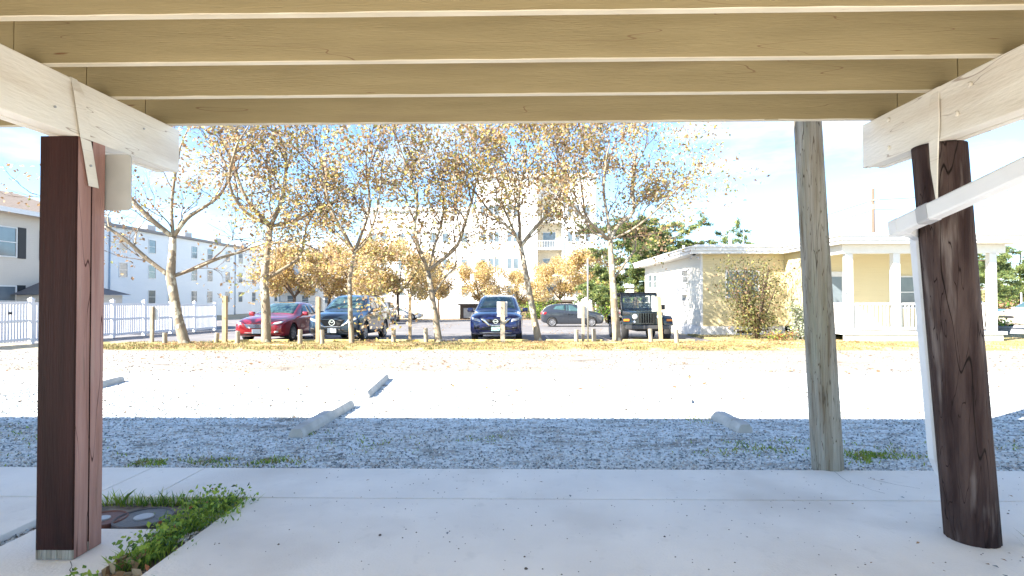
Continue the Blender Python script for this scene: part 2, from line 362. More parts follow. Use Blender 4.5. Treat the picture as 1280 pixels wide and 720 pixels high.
def leafcloud(name, P, size, mats, wts, parent=None, flat=False, asp=.8, label=None, cat=None, kind=None):
    V = []; Fc = []; mi = []; idx = list(range(len(mats)))
    ch = random.choices(idx, wts, k=len(P))
    for p, c in zip(P, ch):
        s = size*random.uniform(.55, 1.25)
        if flat: nrm = Vector((random.uniform(-.35, .35), random.uniform(-.35, .35), 1)).normalized()
        else: nrm = Vector((random.gauss(0, 1), random.gauss(0, 1), random.gauss(0, 1)+.3)).normalized()
        u = nrm.orthogonal().normalized(); u = Matrix.Rotation(random.uniform(0, 6.3), 3, nrm) @ u; v = nrm.cross(u)*asp
        p = Vector(p); k = len(V); cu = nrm*s*.22
        V += [p-u*s, p-v*s*.8-u*s*.1+cu, p+u*s*.95-v*s*.1, p+v*s*.85+u*s*.15+cu]
        Fc += [(k, k+1, k+2), (k, k+2, k+3)]; mi += [c, c]
    o = pydata(name, V, Fc, mats, parent, mi=mi)
    if label: tagp(o, label, cat, kind=kind)
    return o
pts = []
for i in range(9000):
    x = random.uniform(-12, 12); y = random.uniform(15.6, 19.6); d = noise.noise(Vector((x*.7, y*.9, 9)))
    if d > random.uniform(-.1, .45): pts.append((x, y, gz(y)+.09))
for i in range(1400): x = random.gauss(0, 9); y = random.uniform(8, 16); pts.append((x, y, gz(y)+.02)) if noise.noise(Vector((x*.3, y*.8, 2))) > .18 else None
for i in range(3200): x = random.uniform(-16, 7); y = random.uniform(19.4, 56); pts.append((x, y, gz(y)+.02)) if noise.noise(Vector((x*.25, y*.15, 7))) > .12 else None
for i in range(4500): x = random.uniform(-17, 7); y = random.gauss(57.5, 1.2); pts.append((x, y, gz(y)+.04))
leafcloud('fallen_leaves', pts, .05, [LEAF[0], FARLEAF[0], FARLEAF[1]], (4, 4, 3), flat=True, label='fallen brown leaves scattered on the verge and lot', cat='leaves', kind='stuff')
pts = []
for cx, cy, sx, sy, n in ((200, 580, 90, 5, 420), (330, 578, 45, 5, 260), (60, 565, 60, 12, 160), (1085, 570, 26, 8, 420), (1000, 560, 60, 10, 220), (1120, 575, 60, 6, 160), (610, 548, 30, 6, 70), (395, 545, 22, 4, 90), (470, 555, 60, 8, 90), (860, 525, 30, 6, 60), (925, 560, 60, 9, 200), (20, 545, 60, 12, 160), (1230, 560, 40, 12, 140)):
    for i in range(int(n*1.4)):
        p = G(random.gauss(cx, sx*.6), min(586, random.gauss(cy, sy*.6)))
        if p.y > 4.11 and noise.noise(Vector((p.x*4, p.y*4, 8))) > -.05: pts.append((p.x, p.y, gz(p.y)))
blades('weeds', pts, .03, .006, [GREEN[1], GREEN[1], GREEN[0], dry[0]], 'low green weeds sprouting through the shaded gravel', 'weeds', 1.2)
# weeds in the bed beside the square post
pts = []; lp = []
for i in range(1900):
    u = random.random(); y = 1.9+u*1.55; x = -1.83+random.gauss(0, .055)
    if y > 3.1: x += random.uniform(-.10, .14)
    if noise.noise(Vector((x*6, y*3, 1))) > -.12-.15*(y > 2.6): pts.append((x, y, -.05)); lp.append((x+random.gauss(0, .02), y+random.gauss(0, .02), random.uniform(-.02, .10)))
for i in range(260): x = random.uniform(-2.6, -1.75); pts.append((x, 3.46+random.gauss(0, .012), -.05))
blades('weeds', pts, .09, .0035, GREEN[:2], 'bright green weeds and grass in the bed beside the square post', 'weeds', 1.1)
leafcloud('weed_leaves', lp[:1100], .015, GREEN, (5, 6, 1, .15), label='small round green leaves of the weeds by the square post', cat='weeds', kind='stuff')
pts = [(random.gauss(-1.86, .05), random.uniform(2.0, 2.7), -.02+random.uniform(0, .04)) for i in range(60)]
leafcloud('fallen_leaves', pts, .04, [LEAF[0], LEAF[2], LEAF[1]], (2, 2, 1), label='brown dead leaves among the weeds in the bed', cat='leaves', kind='stuff')

# ------------------------------------------------------------ carport: joists, beams, posts
car = empty('carport', (0, 0, 0)); tagp(car, 'cream painted timber deck overhead on beams, square post and round piling', 'carport')
JZ0, JZ1 = 2.298, 2.535
def joist(x0, x1, y, z0=JZ0):
    bm = bmesh.new(); n = 110; 
    # slightly ragged lower arris
    ring = []
    for i in range(n+1):
        x = x0+(x1-x0)*i/n; dz = .003*noise.noise(Vector((x*5, y*9, 0)))+.0035*max(0, noise.noise(Vector((x*1.7, y*7, 4)))-.25)
        ring.append([bm.verts.new(v) for v in ((x, y, z0+.003+dz), (x, y+.003, z0+dz*.5), (x, y+.036, z0), (x, y+.038, z0+.003), (x, y+.038, JZ1), (x, y, JZ1))])
    for a, b in zip(ring, ring[1:]):
        for k in range(6): bm.faces.new((a[k], a[(k+1) % 6], b[(k+1) % 6], b[k]))
    bm.faces.new(ring[0]); bm.faces.new(ring[-1][::-1])
    o = build('joist', bm, [M_['cream'], mat('bounce_lit_edge', (.62, .55, .42), .6, col2=(.52, .45, .33), scale=5, stretch=(.6, 3, 3), spots=[((.30, .22, .14), 9, .68, .76)])], car)
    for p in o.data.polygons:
        if p.normal.z < -.6: p.material_index = 1  # undersides coloured paler to stand for light bounced up from the ground
    return o
jy = [3.335, 2.875, 2.455, 2.035, 1.65, 1.24, .83, .42, .01, -.4]
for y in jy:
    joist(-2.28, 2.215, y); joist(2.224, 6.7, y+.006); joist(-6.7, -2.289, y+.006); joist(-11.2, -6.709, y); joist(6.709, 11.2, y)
bm = bmesh.new(); yb = -.70  # unseen back edge cut short and boards made pale to bounce light under
while yb < 3.40:
    box(bm, -11.2, 11.2, yb, min(yb+.135, 3.42), JZ1+.002, JZ1+.04); yb += .142
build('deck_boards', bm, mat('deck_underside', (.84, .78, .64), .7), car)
bm = bmesh.new(); box(bm, -11.2, 11.2, 3.33, 3.40, JZ1+.045, 3.555); build('shadow_caster_wall', bm, mat('shadow_caster_cream', (.62, .56, .44), .7), car)  # unseen wall added above the deck to cast the shadow edge on gravel
def beam(x0, x1):
    bm = bmesh.new(); n = 3; t = (x1-x0-.004)/n
    for k in range(n): box(bm, x0+k*(t+.002), x0+k*(t+.002)+t, -.65, 3.45-.003*(k == 1), 2.03+.004*(k == 1), JZ0-.002, bev=.004)
    return build('beam', bm, M_['beam'], car)
beam(-2.285, -2.145); beam(2.08, 2.22); beam(-6.8, -6.66); beam(6.66, 6.8)
def sqpost(x0, y0):
    bm = bmesh.new(); b = .186
    n = 14
    rings = []
    for i in range(n+1):
        z = (0, .045)[i] if i < 2 else .045+(2.03-.045)*(i-1)/(n-1); j = .0015*noise.noise(Vector((x0, y0, z*3)))
        c = .006
        pts = [(0, c), (c, 0), (b-c, 0), (b, c), (b, .088), (b-.012-j*2, .0925+j*3), (b, .097), (b, b-c), (b-c, b), (c, b), (0, b-c)]
        rings.append([bm.verts.new((x0+p+j, y0+q, z)) for p, q in pts])
    for a, q in zip(rings, rings[1:]):
        m_ = len(a)
        for k in range(m_): bm.faces.new((a[k], a[(k+1) % m_], q[(k+1) % m_], q[k]))
    bm.faces.new(rings[0]); bm.faces.new(rings[-1])
    o = build('square_post', bm, [M_['post'], M_['stain'], M_['pile_grey']], car)
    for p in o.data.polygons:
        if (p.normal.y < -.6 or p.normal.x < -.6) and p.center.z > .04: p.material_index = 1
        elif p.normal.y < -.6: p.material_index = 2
    return o
sqpost(-2.331, 2.65); sqpost(-2.331, -1.2); sqpost(-6.82, 2.65)
def piling(name, p0, p1, r0, r1, m, parent, dark=True):
    V = []; Fc = []; n = 56; ms = 70
    p0, p1 = Vector(p0), Vector(p1)
    for i in range(ms+1):
        t = i/ms; c = p0.lerp(p1, t); r = r0+(r1-r0)*t
        for k in range(n):
            a = 2*math.pi*k/n; ca, sa = math.cos(a), math.sin(a)
            w_ = 1+.03*noise.noise(Vector((ca, sa, c.z*.5)))+.012*noise.noise(Vector((ca*7, sa*7, c.z*1.3)))
            # long checks
            g = noise.noise(Vector((ca*5+4, sa*5, c.z*.25)))
            w_ -= .035*max(0, 1-abs(g)*26)
            V.append((c.x+ca*r*w_, c.y+sa*r*w_, c.z))
    for i in range(ms):
        for k in range(n): Fc.append((i*n+k, i*n+(k+1) % n, (i+1)*n+(k+1) % n, (i+1)*n+k))
    Fc.append(tuple(range(n))[::-1]); Fc.append(tuple(ms*n+k for k in range(n)))
    return pydata(name, V, Fc, m, parent, smooth=True)
piling('round_piling', (2.318, 2.95, -.02), (2.172, 2.95, 2.03), .118, .120, M_['pile_dark'], car)
piling('round_piling', (6.73, 2.95, -.02), (6.73, 2.95, 2.03), .152, .150, M_['pile_dark'], car)
mid = piling('leaning_piling', (2.235, 4.16, -.10), (2.058, 4.16, 3.6), .106, .088, M_['pile_grey'], None)
tagp(mid, 'grey weathered round piling leaning at the outer slab edge', 'piling')
# tie straps
def strap(pts, wv, parent=car):
    V = []; Fc = []
    for p, wd in zip(pts, wv):
        p = Vector(p); wd = Vector(wd); nn = Vector((.004, -.004, 0))
        V += [p-wd, p+wd, p+wd+nn, p-wd+nn]
    for i in range(len(pts)-1):
        for k in range(4): a = i*4; Fc.append((a+k, a+(k+1) % 4, a+4+(k+1) % 4, a+4+k))
    Fc += [(0, 1, 2, 3), tuple(len(V)-4+k for k in (3, 2, 1, 0))]
    return pydata('strap', V, Fc, M_['beam'], parent)
strap([(-2.21, 2.64, 2.305), (-2.150, 2.63, 2.30), (-2.133, 2.64, 2.24), (-2.136, 2.665, 2.14), (-2.137, 2.69, 2.03), (-2.137, 2.715, 1.93), (-2.137, 2.745, 1.80)],
      [(0, .010, 0), (0, .020, 0)]+[(0, .033, 0)]*5)
strap([(2.13, 2.86, 2.306), (2.085, 2.85, 2.30), (2.068, 2.84, 2.22), (2.070, 2.84, 2.12), (2.072, 2.85, 2.03), (2.080, 2.87, 1.90), (2.098, 2.90, 1.74)],
      [(0, .010, 0), (0, .024, 0)]+[(0, .031, 0)]*5)
for zz, yy in ((2.23, 2.62), (2.12, 2.70), (2.25, 3.2), (2.09, 3.2)):
    bm = lathe([(.013, 0), (.013, -.008), (.008, -.012)], 12, 'x', 2.079, yy, zz); build('bolt_head', bm, M_['beam'], car)
for zz, yy in ((1.9, 2.715), (2.12, 2.5), (2.2, 3.1)):
    bm = lathe([(.006, 0), (.006, .006)], 8, 'x', -2.132, yy, zz); build('bolt_head', bm, M_['steel'], car)
# sign plate on the post seen from its back
bm = bmesh.new(); x0, x1, z0, z1 = -2.175, -2.020, 1.70, 1.99; r = .02
pp = [(x0, z0), (x1-r, z0), (x1-r*.3, z0+r*.3), (x1, z0+r), (x1, z1-r), (x1-r*.3, z1-r*.3), (x1-r, z1), (x0, z1)]
prism(bm, pp, 2.846, 2.852, 'y'); prism(bm, [(x0-.10, z0+.05), (x0+.001, z0+.05), (x0+.001, z1-.05), (x0-.10, z1-.05)], 2.838, 2.8455, 'y')
tagp(build('sign_plate', bm, mat('grey_plate', (.46, .45, .42), .5)), 'small blank grey sign plate fixed high on the square post', 'sign')
# rain pipe: sloping run in front of the piling, then down behind it
rp_ = empty('rain_pipe', (2.4, 3.2, 0)); tagp(rp_, 'white rectangular rain pipe sloping past the dark round piling and down behind it', 'rain pipe')
def rectpipe(name, pts, a, b, m, parent, up=None):
    V = []; Fc = []; off = Vector(parent.location)
    for i, p in enumerate(pts):
        p = Vector(p); t = (Vector(pts[min(i+1, len(pts)-1)])-Vector(pts[max(i-1, 0)])).normalized()
        ref = Vector((1, 0, 0)); u = (ref - t*ref.dot(t)).normalized(); v = t.cross(u)
        for s, q in ((-.8, -1), (.8, -1), (1, -.8), (1, .8), (.8, 1), (-.8, 1), (-1, .8), (-1, -.8)): V.append(p+u*a*s+v*b*q-off)
    for i in range(len(pts)-1):
        for k in range(8): Fc.append((i*8+k, i*8+(k+1) % 8, i*8+8+(k+1) % 8, i*8+8+k))
    Fc += [tuple(range(8))[::-1], tuple(len(V)-8+k for k in range(8))]
    return pydata(name, V, Fc, m, parent)
pa, pb = Vector((1.955, .9, 2.10)), Vector((1.99, 2.84, 1.63))
pa = at(1420, 148, 1.75); pb = at(1128, 282, 2.80)
rectpipe('pipe_run', [pa + (pa-pb)*.35, pa, pb], .031, .038, M_['vinyl'], rp_)
rectpipe('pipe_elbow', [pb+(pb-pa)*.0005, pb+(pb-pa)*.055], .0325, .0395, M_['vinyl'], rp_)
e1 = at(1149, 305, 3.22); rectpipe('pipe_link', [pb.lerp(pa, .02)+Vector((.02, .035, -.012)), pb.lerp(e1, .6)+Vector((0, 0, .03)), e1+Vector((0, .0, .05))], .028, .032, M_['vinyl'], rp_); e2 = at(1172, 575, 3.22); e3 = at(1180, 592, 3.27)
rectpipe('pipe_drop', [e1+Vector((0, 0, .05)), e1, e1.lerp(e2, .38), e1.lerp(e2, .99), e3], .036, .030, M_['vinyl'], rp_)
mdl = e1.lerp(e2, .38); rectpipe('pipe_collar', [mdl, mdl+(e2-e1).normalized()*.035], .039, .033, M_['vinyl'], rp_)
q0 = pb.lerp(pa, .135); q1 = pb.lerp(pa, .20); rectpipe('pipe_bracket', [q0, q1], .034, .041, mat('grey_bracket', (.45, .45, .47), .5), rp_)
# round lids in the recess
def lid(px, py, r, col, lab):
    p = G(px, py); t = empty('access_lid', (p.x, p.y, -.045)); tagp(t, lab, 'utility lid')
    build('lid_rim', lathe([(r, 0), (r, .03), (r*.96, .034), (r*.92, .030), (r*.92, 0)], 40, 'z', closed=True), mat('iron_'+col, (.11, .10, .10) if col == 'grey' else (.18, .08, .06), .7, bump=.4), t)
    build('lid_plate', lathe([(r*.915, .002), (r*.915, .026), (r*.3, .028)], 40, 'z'), mat('iron_plate_'+col, (.16, .17, .175) if col == 'grey' else (.20, .11, .09), .7, bump=.5, bscale=60), t)
    build('lid_badge', lathe([(r*.33, .02), (r*.33, .034), (r*.28, .037)], 24, 'z'), M_['steel'], t)
lid(180, 643, .155, 'grey', 'round grey iron access lid in the recess beside the weeds')
lid(128, 645, .125, 'rust', 'round rusty access lid in the recess half behind the square post')

# ------------------------------------------------------------ wheel stops
def wstop(a, b, label, m=None):
    a, b = Vector(a), Vector(b); d = b-a; Ln = d.length; t = empty('wheel_stop', a); t.location.z = gz(a.y)
    bm = bmesh.new()
    prof = [(-.078, 0), (.078, 0), (.074, .055), (.045, .105), (-.045, .105), (-.074, .055)]; n = 14; rings = []
    for i in range(n+1):
        s = i/n; k = 1-.10*(i in (0, n)) + .05*noise.noise(Vector((a.x, s*5, 0)))
        rings.append([bm.verts.new((x*k, s*Ln, z*k-.01)) for x, z in prof])
    for p, q in zip(rings, rings[1:]):
        for k in range(6): bm.faces.new((p[k], p[(k+1) % 6], q[(k+1) % 6], q[k]))
    bm.faces.new(rings[0]); bm.faces.new(rings[-1])
    bmesh.ops.recalc_face_normals(bm, faces=bm.faces)
    me = bpy.data.meshes.new('wheel_stop'); bm.to_mesh(me); bm.free(); C.objects.unlink(t); bpy.data.objects.remove(t)
    o = link('wheel_stop', me, m or M_['stop']); o.location = (a.x, a.y, gz(a.y)); o.rotation_euler = (math.atan2(gz(b.y)-gz(a.y), Ln), 0, math.atan2(-d.x, d.y))
    tagp(o, label, 'wheel stop', 'concrete wheel stops on the gravel')
wstop(G(370, 548), G(436, 509), 'grey concrete wheel stop on the left, half in the shade')
wstop(G(455, 498), G(481, 474), 'concrete wheel stop lying in full sun beyond the half shaded one')
wstop(G(932, 542), G(877, 514), 'concrete wheel stop at right in the shade with a dark broken end')
wstop(G(858, 505), G(815, 480), 'bleached wheel stop in the sun behind the right shaded one')
wstop(G(95, 492), G(150, 477), 'wheel stop on the gravel just right of the square post')

# ------------------------------------------------------------ posts on the verge
def tallpost(px, top, base, label, wood='wood_new', sign=None, lean=0, wd=.10, yb=None):
    b = G(px, base); Y = b.y; zt = at(px, top, Y).z; H = zt-gz(Y)
    t = empty('sign_post', (b.x, Y, gz(Y))); tagp(t, label, 'sign post', 'wooden sign posts along the verge'); t.rotation_euler = (0, R(lean), 0)
    bm = bmesh.new(); box(bm, -wd/2, wd/2, -wd/2, wd/2, -.02, H, bev=.008); build('post', bm, M_[wood], t)
    if sign:
        x0, x1, y0, y1 = sign; sx0 = (x0-px)/F*Y; sx1 = (x1-px)/F*Y; z1 = at(px, y0, Y).z-gz(Y); z0 = at(px, y1, Y).z-gz(Y)
        bm = bmesh.new(); box(bm, sx0, sx1, wd/2+.002, wd/2+.008, z0, z1); build('sign_panel', bm, M_['signback'], t)
tallpost(190, 383, 430.5, 'thin grey sign post left of the first tree by the white fence', 'wood_old', (187, 197, 384, 400), wd=.09)
tallpost(281, 370, 431, 'tan wooden post left of the red sedan', wd=.13)
tallpost(397.5, 371, 431, 'tan wooden post in front of the dark blue crossover grille', sign=(396, 405, 372, 389), wd=.12)
tallpost(512.5, 367, 428, 'tall tan post standing alone by the open lot', wd=.10)
tallpost(628.5, 377, 430.5, 'grey wood post with white panel in front of the bright blue suv', 'wood_old', (621, 634, 377, 396), wd=.15)
tallpost(729, 382, 430, 'grey post with white panel beside the metal pole', 'wood_old', (722.5, 736, 378, 397.5), wd=.09)
tallpost(826.5, 370, 427.5, 'tan post with white panel leaning before the black off-roader', sign=(818, 830, 371, 389), wd=.12, lean=-3)
def metalpole():
    b = G(735, 430.5); Y = b.y; H = at(735, 323, Y).z-gz(Y)
    o = tubeobj('metal_pole', [(0, 0, 0), (0, 0, H*.8), (0, 0, H)], .028, M_['steel'], None, 8); o.location = (b.x, Y, gz(Y))
    tagp(o, 'thin grey metal pole standing between the trees on the verge', 'pole')
metalpole()
SB = [(206, 416, 432, 0, 'short wood bollard left of the first sycamore'), (270, 416, 431, 6, 'short wood bollard tilted right before the open fence end'), (297, 414, 432, 0, 'short wood bollard in front of the red sedan bumper'),
      (375, 412, 433, 1, 'short wood bollard between the red sedan and dark crossover'), (403, 412, 432.5, -2, 'short wood bollard close beside the tan post before the crossover'), (492, 411, 430.5, 0, 'short wood bollard just right of the dark crossover'),
      (533, 410, 430.5, -3, 'short wood bollard left of the forked fourth sycamore'), (720.5, 412, 430.5, 0, 'short wood bollard left of the metal pole'), (743, 411, 430, -3, 'short wood bollard right of the metal pole'),
      (814, 411, 431, -4, 'short wood bollard under the off-roader grille'), (846, 412, 431.5, -2, 'short wood bollard under the off-roader right wheel'), (546, 418, 429.5, 0, 'tiny wood bollard touching the forked sycamore trunk')]
for px, tp, bs, ln, lab in SB:
    b = G(px, bs); Y = b.y; H = at(px, tp, Y).z-gz(Y); r = .072 if H > .35 else .05
    o = piling('bollard', (0, 0, -.03), (0, 0, H), r, r*.95, M_['wood_old'], None); o.location = (b.x, Y, gz(Y)); o.rotation_euler = (0, R(ln), 0)
    tagp(o, lab, 'bollard', 'short wooden bollards along the verge')

# ------------------------------------------------------------ trees
class Tree:
    def __init__(s): s.V = []; s.F = []; s.tV = []; s.tF = []; s.leaf = []
    def limb(s, pts, r0, r1, n=8):
        m = len(pts); rad = [r0+(r1-r0)*i/(m-1) for i in range(m)]
        # smooth polyline a little
        P = [Vector(p) for p in pts]; Q = []; Rr = []
        for i in range(m-1):
            for t in (0, .34, .67):
                a = P[max(i-1, 0)]; b = P[i]; c = P[i+1]; d = P[min(i+2, m-1)]
                Q.append(.5*((2*b)+(c-a)*t+(2*a-5*b+4*c-d)*t*t+(3*b-a-3*c+d)*t**3)); Rr.append(rad[i]+(rad[i+1]-rad[i])*t)
        Q.append(P[-1]); Rr.append(rad[-1])
        tube(s.V if r0 > .03 else s.tV, s.F if r0 > .03 else s.tF, Q, Rr, n, wob=.18 if r0 > .06 else 0)
        return Q
    def grow(s, p, d, Ln, r, lv, nl, spread=.95, up=.06, lsp=.18):
        p = Vector(p); d = Vector(d).normalized(); pts = [p.copy()]; q = p.copy(); dd = d.copy()
        for i in range(4):
            dd = (dd+Vector((random.gauss(0, .17), random.gauss(0, .17), random.gauss(0, .12)+up*.5))).normalized(); q = q+dd*Ln/4; pts.append(q.copy())
        tube(s.tV if r < .03 else s.V, s.tF if r < .03 else s.F, pts, [r*(1-.13*i) for i in range(5)], 4 if r < .02 else 6, cap=False)
        if lv <= 2:
            for i in range(nl if lv == 0 else nl//2 if lv == 1 else nl//3):
                a = random.choice(pts[1:]); s.leaf.append(a+Vector((random.gauss(0, lsp), random.gauss(0, lsp), random.gauss(0, lsp*.8)-.05)))
        if lv == 0: return
        for k in range(random.choice((2, 3, 3))):
            j = 4 if k == 0 else random.choice((2, 3, 4))
            sp = spread*(.5 if k == 0 else 1)
            nd = (dd+Vector((random.gauss(0, sp*.6), random.gauss(0, sp*.6), random.gauss(0, sp*.45)+up))).normalized()
            s.grow(pts[j], nd, Ln*random.uniform(.62, .85), r*.58, lv-1, nl, spread, up, lsp)
    def finish(s, base, label, group, mats, wts, size, bark='bark', twig='twig', name='sycamore_tree', cat='tree'):
        t = empty(name, base); tagp(t, label, cat, group)
        b = Vector(base)
        off = len(s.V); V = [v-b for v in s.V]+[v-b for v in s.tV]; Fc = s.F+[tuple(off+i for i in f) for f in s.tF]
        pydata('trunk', V, Fc, [M_[bark], M_[twig]], t, mi=[0]*len(s.F)+[1]*len(s.tF), smooth=True)
        if s.leaf: leafcloud('crown', [v-b for v in s.leaf], size, mats, wts, t)
        return t
def px3(Y, pts): return [at(x, y, Y)+Vector((0, dy, 0)) for x, y, dy in pts]
SYC = 'sycamore trees in a row on the verge'
def sycamore(Y0, base, trunk, r0, limbs, label, nl=11, lsp=.36, lv=3, wts=(2.2, 3.2, 5, 3.2, 2.4), size=.064):
    T = Tree(); b = G(*base); Y = b.y; b.z = gz(Y)
    tp = [b+Vector((0, 0, -.05)), b.lerp(at(trunk[0][0], trunk[0][1], Y), .12)] + px3(Y, [(x, y, d) for x, y, d in trunk])
    T.limb(tp[:2], r0*1.45, r0*1.05, 12) if False else None
    m = len(tp); P = [Vector(p) for p in tp]
    rad = [r0*1.5, r0*1.08]+[r0*(1-.38*(i+1)/(m-2)) for i in range(m-2)]
    tube(T.V, T.F, P, rad, 12, wob=.22)
    for st, ptsl, rl, ends in limbs:
        pl = px3(Y, ptsl); Q = T.limb([P[st]]+pl, rl, rl*.55, 7)
        n = len(Q)
        T.grow(Q[-1], (Q[-1]-Q[-3]), 1.2, rl*.5, lv+1, nl, lsp=lsp)
        for k in range(ends+1):
            j = int(n*(.15+.8*k/max(ends, 1))); j = min(j, n-2)
            dd = (Q[j+1]-Q[j-1]).normalized()+Vector((random.gauss(0, .5), random.gauss(0, .8), random.uniform(-.3, .8)))
            T.grow(Q[j], dd, 1.05, rl*.4, lv, nl, lsp=lsp)
        T.leaf = [v for v in T.leaf if noise.noise(v*1.25+Vector((3, 1, 7))) > -.20+random.uniform(-.22, .22)+.06*(v.z > 5.8)]
    return T.finish(b, label, SYC, LEAF, wts, size)
random.seed(11)
sycamore(0, (231, 432), [(222, 395, 0), (213, 346, 0), (213, 318, .1), (214, 296, .1)], .165,
  [(3, [(190, 325, -.2), (172, 303, -.5), (150, 285, -.7)], .075, 2), (3, [(237, 335, .3), (262, 322, .5), (290, 312, .7)], .07, 2),
   (5, [(196, 275, -.3), (176, 250, -.5), (164, 222, -.6), (150, 200, -.7)], .085, 2), (5, [(226, 272, .3), (240, 258, .5), (262, 240, .6), (275, 210, .7)], .075, 3), (5, [(212, 260, .1), (218, 225, 0), (225, 185, 0)], .06, 2)],
  'leftmost sycamore with forked pale trunk and thin rusty leaves before the fence', nl=7, lsp=.36, wts=(3.5, 5, 3, 1.6, 1.2))
sycamore(0, (333, 431), [(333, 390, 0), (330, 350, 0), (333, 310, .1), (336, 282, .1)], .15,
  [(3, [(352, 335, .2), (368, 318, .5), (372, 290, .6)], .065, 2), (5, [(322, 262, -.3), (310, 240, -.4), (300, 205, -.5)], .075, 4), (5, [(345, 255, .3), (348, 225, .5), (350, 190, .5)], .08, 4),
   (5, [(355, 275, .5), (380, 262, .7), (400, 250, .8)], .065, 4), (4, [(350, 306, -.5), (380, 305, -.9), (405, 312, -1.2)], .05, 2), (5, [(325, 270, -1), (318, 240, -1.6), (335, 200, -2)], .06, 3)],
  'second sycamore from the left, dense brown crown beside the red sedan', nl=16)
sycamore(0, (440, 432), [(438, 395, 0), (437, 350, 0), (442, 315, .1)], .085,
  [(4, [(428, 285, -.2), (415, 255, -.3), (408, 215, -.3)], .06, 4), (4, [(450, 290, .2), (458, 255, .4), (452, 205, .5)], .06, 4), (4, [(425, 300, .5), (400, 280, .8), (385, 250, 1)], .045, 3), (4, [(465, 300, -.5), (480, 265, -.8), (485, 230, -.9)], .045, 3)],
  'slim third sycamore rising in front of the dark blue crossover', nl=14)
sycamore(0, (549, 430), [(545, 400, 0), (540, 370, 0), (534, 338, .1)], .125,
  [(4, [(528, 318, -.2), (520, 290, -.3), (524, 255, -.3), (512, 215, -.3)], .07, 4), (4, [(552, 324, .2), (570, 305, .4), (580, 275, .5), (590, 240, .5)], .075, 4), (3, [(556, 345, .3), (568, 330, .4), (566, 300, .5)], .04, 2), (4, [(540, 300, .8), (548, 260, 1.2), (545, 215, 1.4)], .05, 4)],
  'fourth sycamore whose trunk forks low beside the bright blue suv', nl=14)
sycamore(0, (673, 428.5), [(667, 395, 0), (659, 350, 0), (651, 308, .1)], .125,
  [(4, [(641, 290, -.2), (618, 272, -.4), (600, 250, -.5)], .05, 4), (4, [(664, 290, .2), (680, 272, .4), (696, 256, .5), (705, 225, .5)], .075, 4), (4, [(650, 280, .1), (648, 250, .1), (655, 210, .1)], .055, 4), (4, [(640, 280, 1), (625, 240, 1.5), (630, 200, 1.6)], .05, 4)],
  'fifth sycamore leaning left in front of the blue suv right side', nl=18)
sycamore(0, (771, 428.5), [(769, 395, 0), (766, 350, 0), (763, 300, .1)], .15,
  [(4, [(740, 282, -.2), (722, 268, -.4), (708, 250, -.5)], .06, 4), (4, [(775, 280, .2), (795, 262, .4), (794, 232, .5), (798, 198, .6)], .08, 5), (4, [(760, 270, .1), (755, 240, .1), (758, 200, .1)], .065, 4), (3, [(788, 322, .3), (798, 310, .6), (800, 290, .8)], .05, 1), (4, [(785, 290, -.5), (805, 275, -.8), (825, 255, -1)], .045, 2), (4, [(740, 280, 1), (735, 240, 1.5), (730, 200, 1.6)], .05, 4)],
  'rightmost sycamore beside the black off-roader, wide copper crown', nl=18)

# distant autumn trees beyond the lot
def fartree(name, base, H, Wd, n, mats, wts, size, label, group, bark='twig', cat='tree', seed=0, low=.3):
    random.seed(seed); T = Tree(); b = Vector(base)
    tp = b+Vector((0, 0, H*low)); T.limb([b, b+Vector((random.uniform(-.1, .1), 0, H*low*.5)), tp], .13*H/5, .09*H/5, 7)
    for k in range(6):
        a = k*1.05+random.random(); d = Vector((math.cos(a)*Wd*.35, math.sin(a)*Wd*.35, H*.42))
        T.limb([tp, tp+d*.5+Vector((0, 0, -.1)), tp+d], .06*H/5, .02*H/5, 5)
    cl = []
    for k in range(26):
        a = random.uniform(0, 6.3); rr = random.random()**.5; zz = random.random()
        prof = math.sin(math.pi*min(1, .18+zz*.8))**.6
        cl.append((b+Vector((math.cos(a)*rr*Wd*.5*prof, math.sin(a)*rr*Wd*.5*prof, H*(low+.05)+zz*H*(.9-low))), random.uniform(.5, 1.0)*Wd*.2))
    for i in range(n):
        c, r = random.choice(cl); v = Vector((random.gauss(0, 1), random.gauss(0, 1), random.gauss(0, .8))).normalized()*r*random.random()**.4
        T.leaf.append(c+v)
    return T.finish(b, label, group, mats, wts, size, bark=bark, name=name, cat=cat)
BGT = 'small autumn trees along the far side of the lot'
protos = []
W1 = (1, 4, 6, 4, 1)
spec = [(368, 47, 6.6, 6, 'far bare-limbed autumn tree behind the red sedan roof'), (412, 50, 7.0, 6.5, 'far tan autumn tree above the dark crossover'), (455, 47, 6.8, 6.5, 'far golden tree left of the distant white car'),
        (497, 50, 7.2, 7, 'far tan tree directly above the distant white car'), (548, 58, 6.4, 6, 'far thin autumn tree between white car and dark shed'), (600, 60, 6.2, 6, 'far orange tree left of the blue suv'),
        (648, 62, 5.2, 6, 'far low orange tree behind the blue suv roof'), (700, 60, 6.6, 7, 'far golden tree above the dark hatchback'), (742, 57, 7.4, 7, 'far tan tree between hatchback and pine')]
for i, (px, Y, H, Wd, lab) in enumerate(spec):
    b = at(px, 400, Y); b.z = gz(Y)-.05
    if i < 4:
        t = fartree('autumn_tree', b, H, Wd, 9000, FARLEAF, W1, .11, lab, BGT, seed=30+i, low=.33); protos.append((t, H))
    else:
        p, h0 = protos[i % 4]; t = copytree(p); t.location = b; s = H/h0; t.scale = (s*1.05, s, s); t.rotation_euler = (0, 0, i*1.3); t['label'] = lab
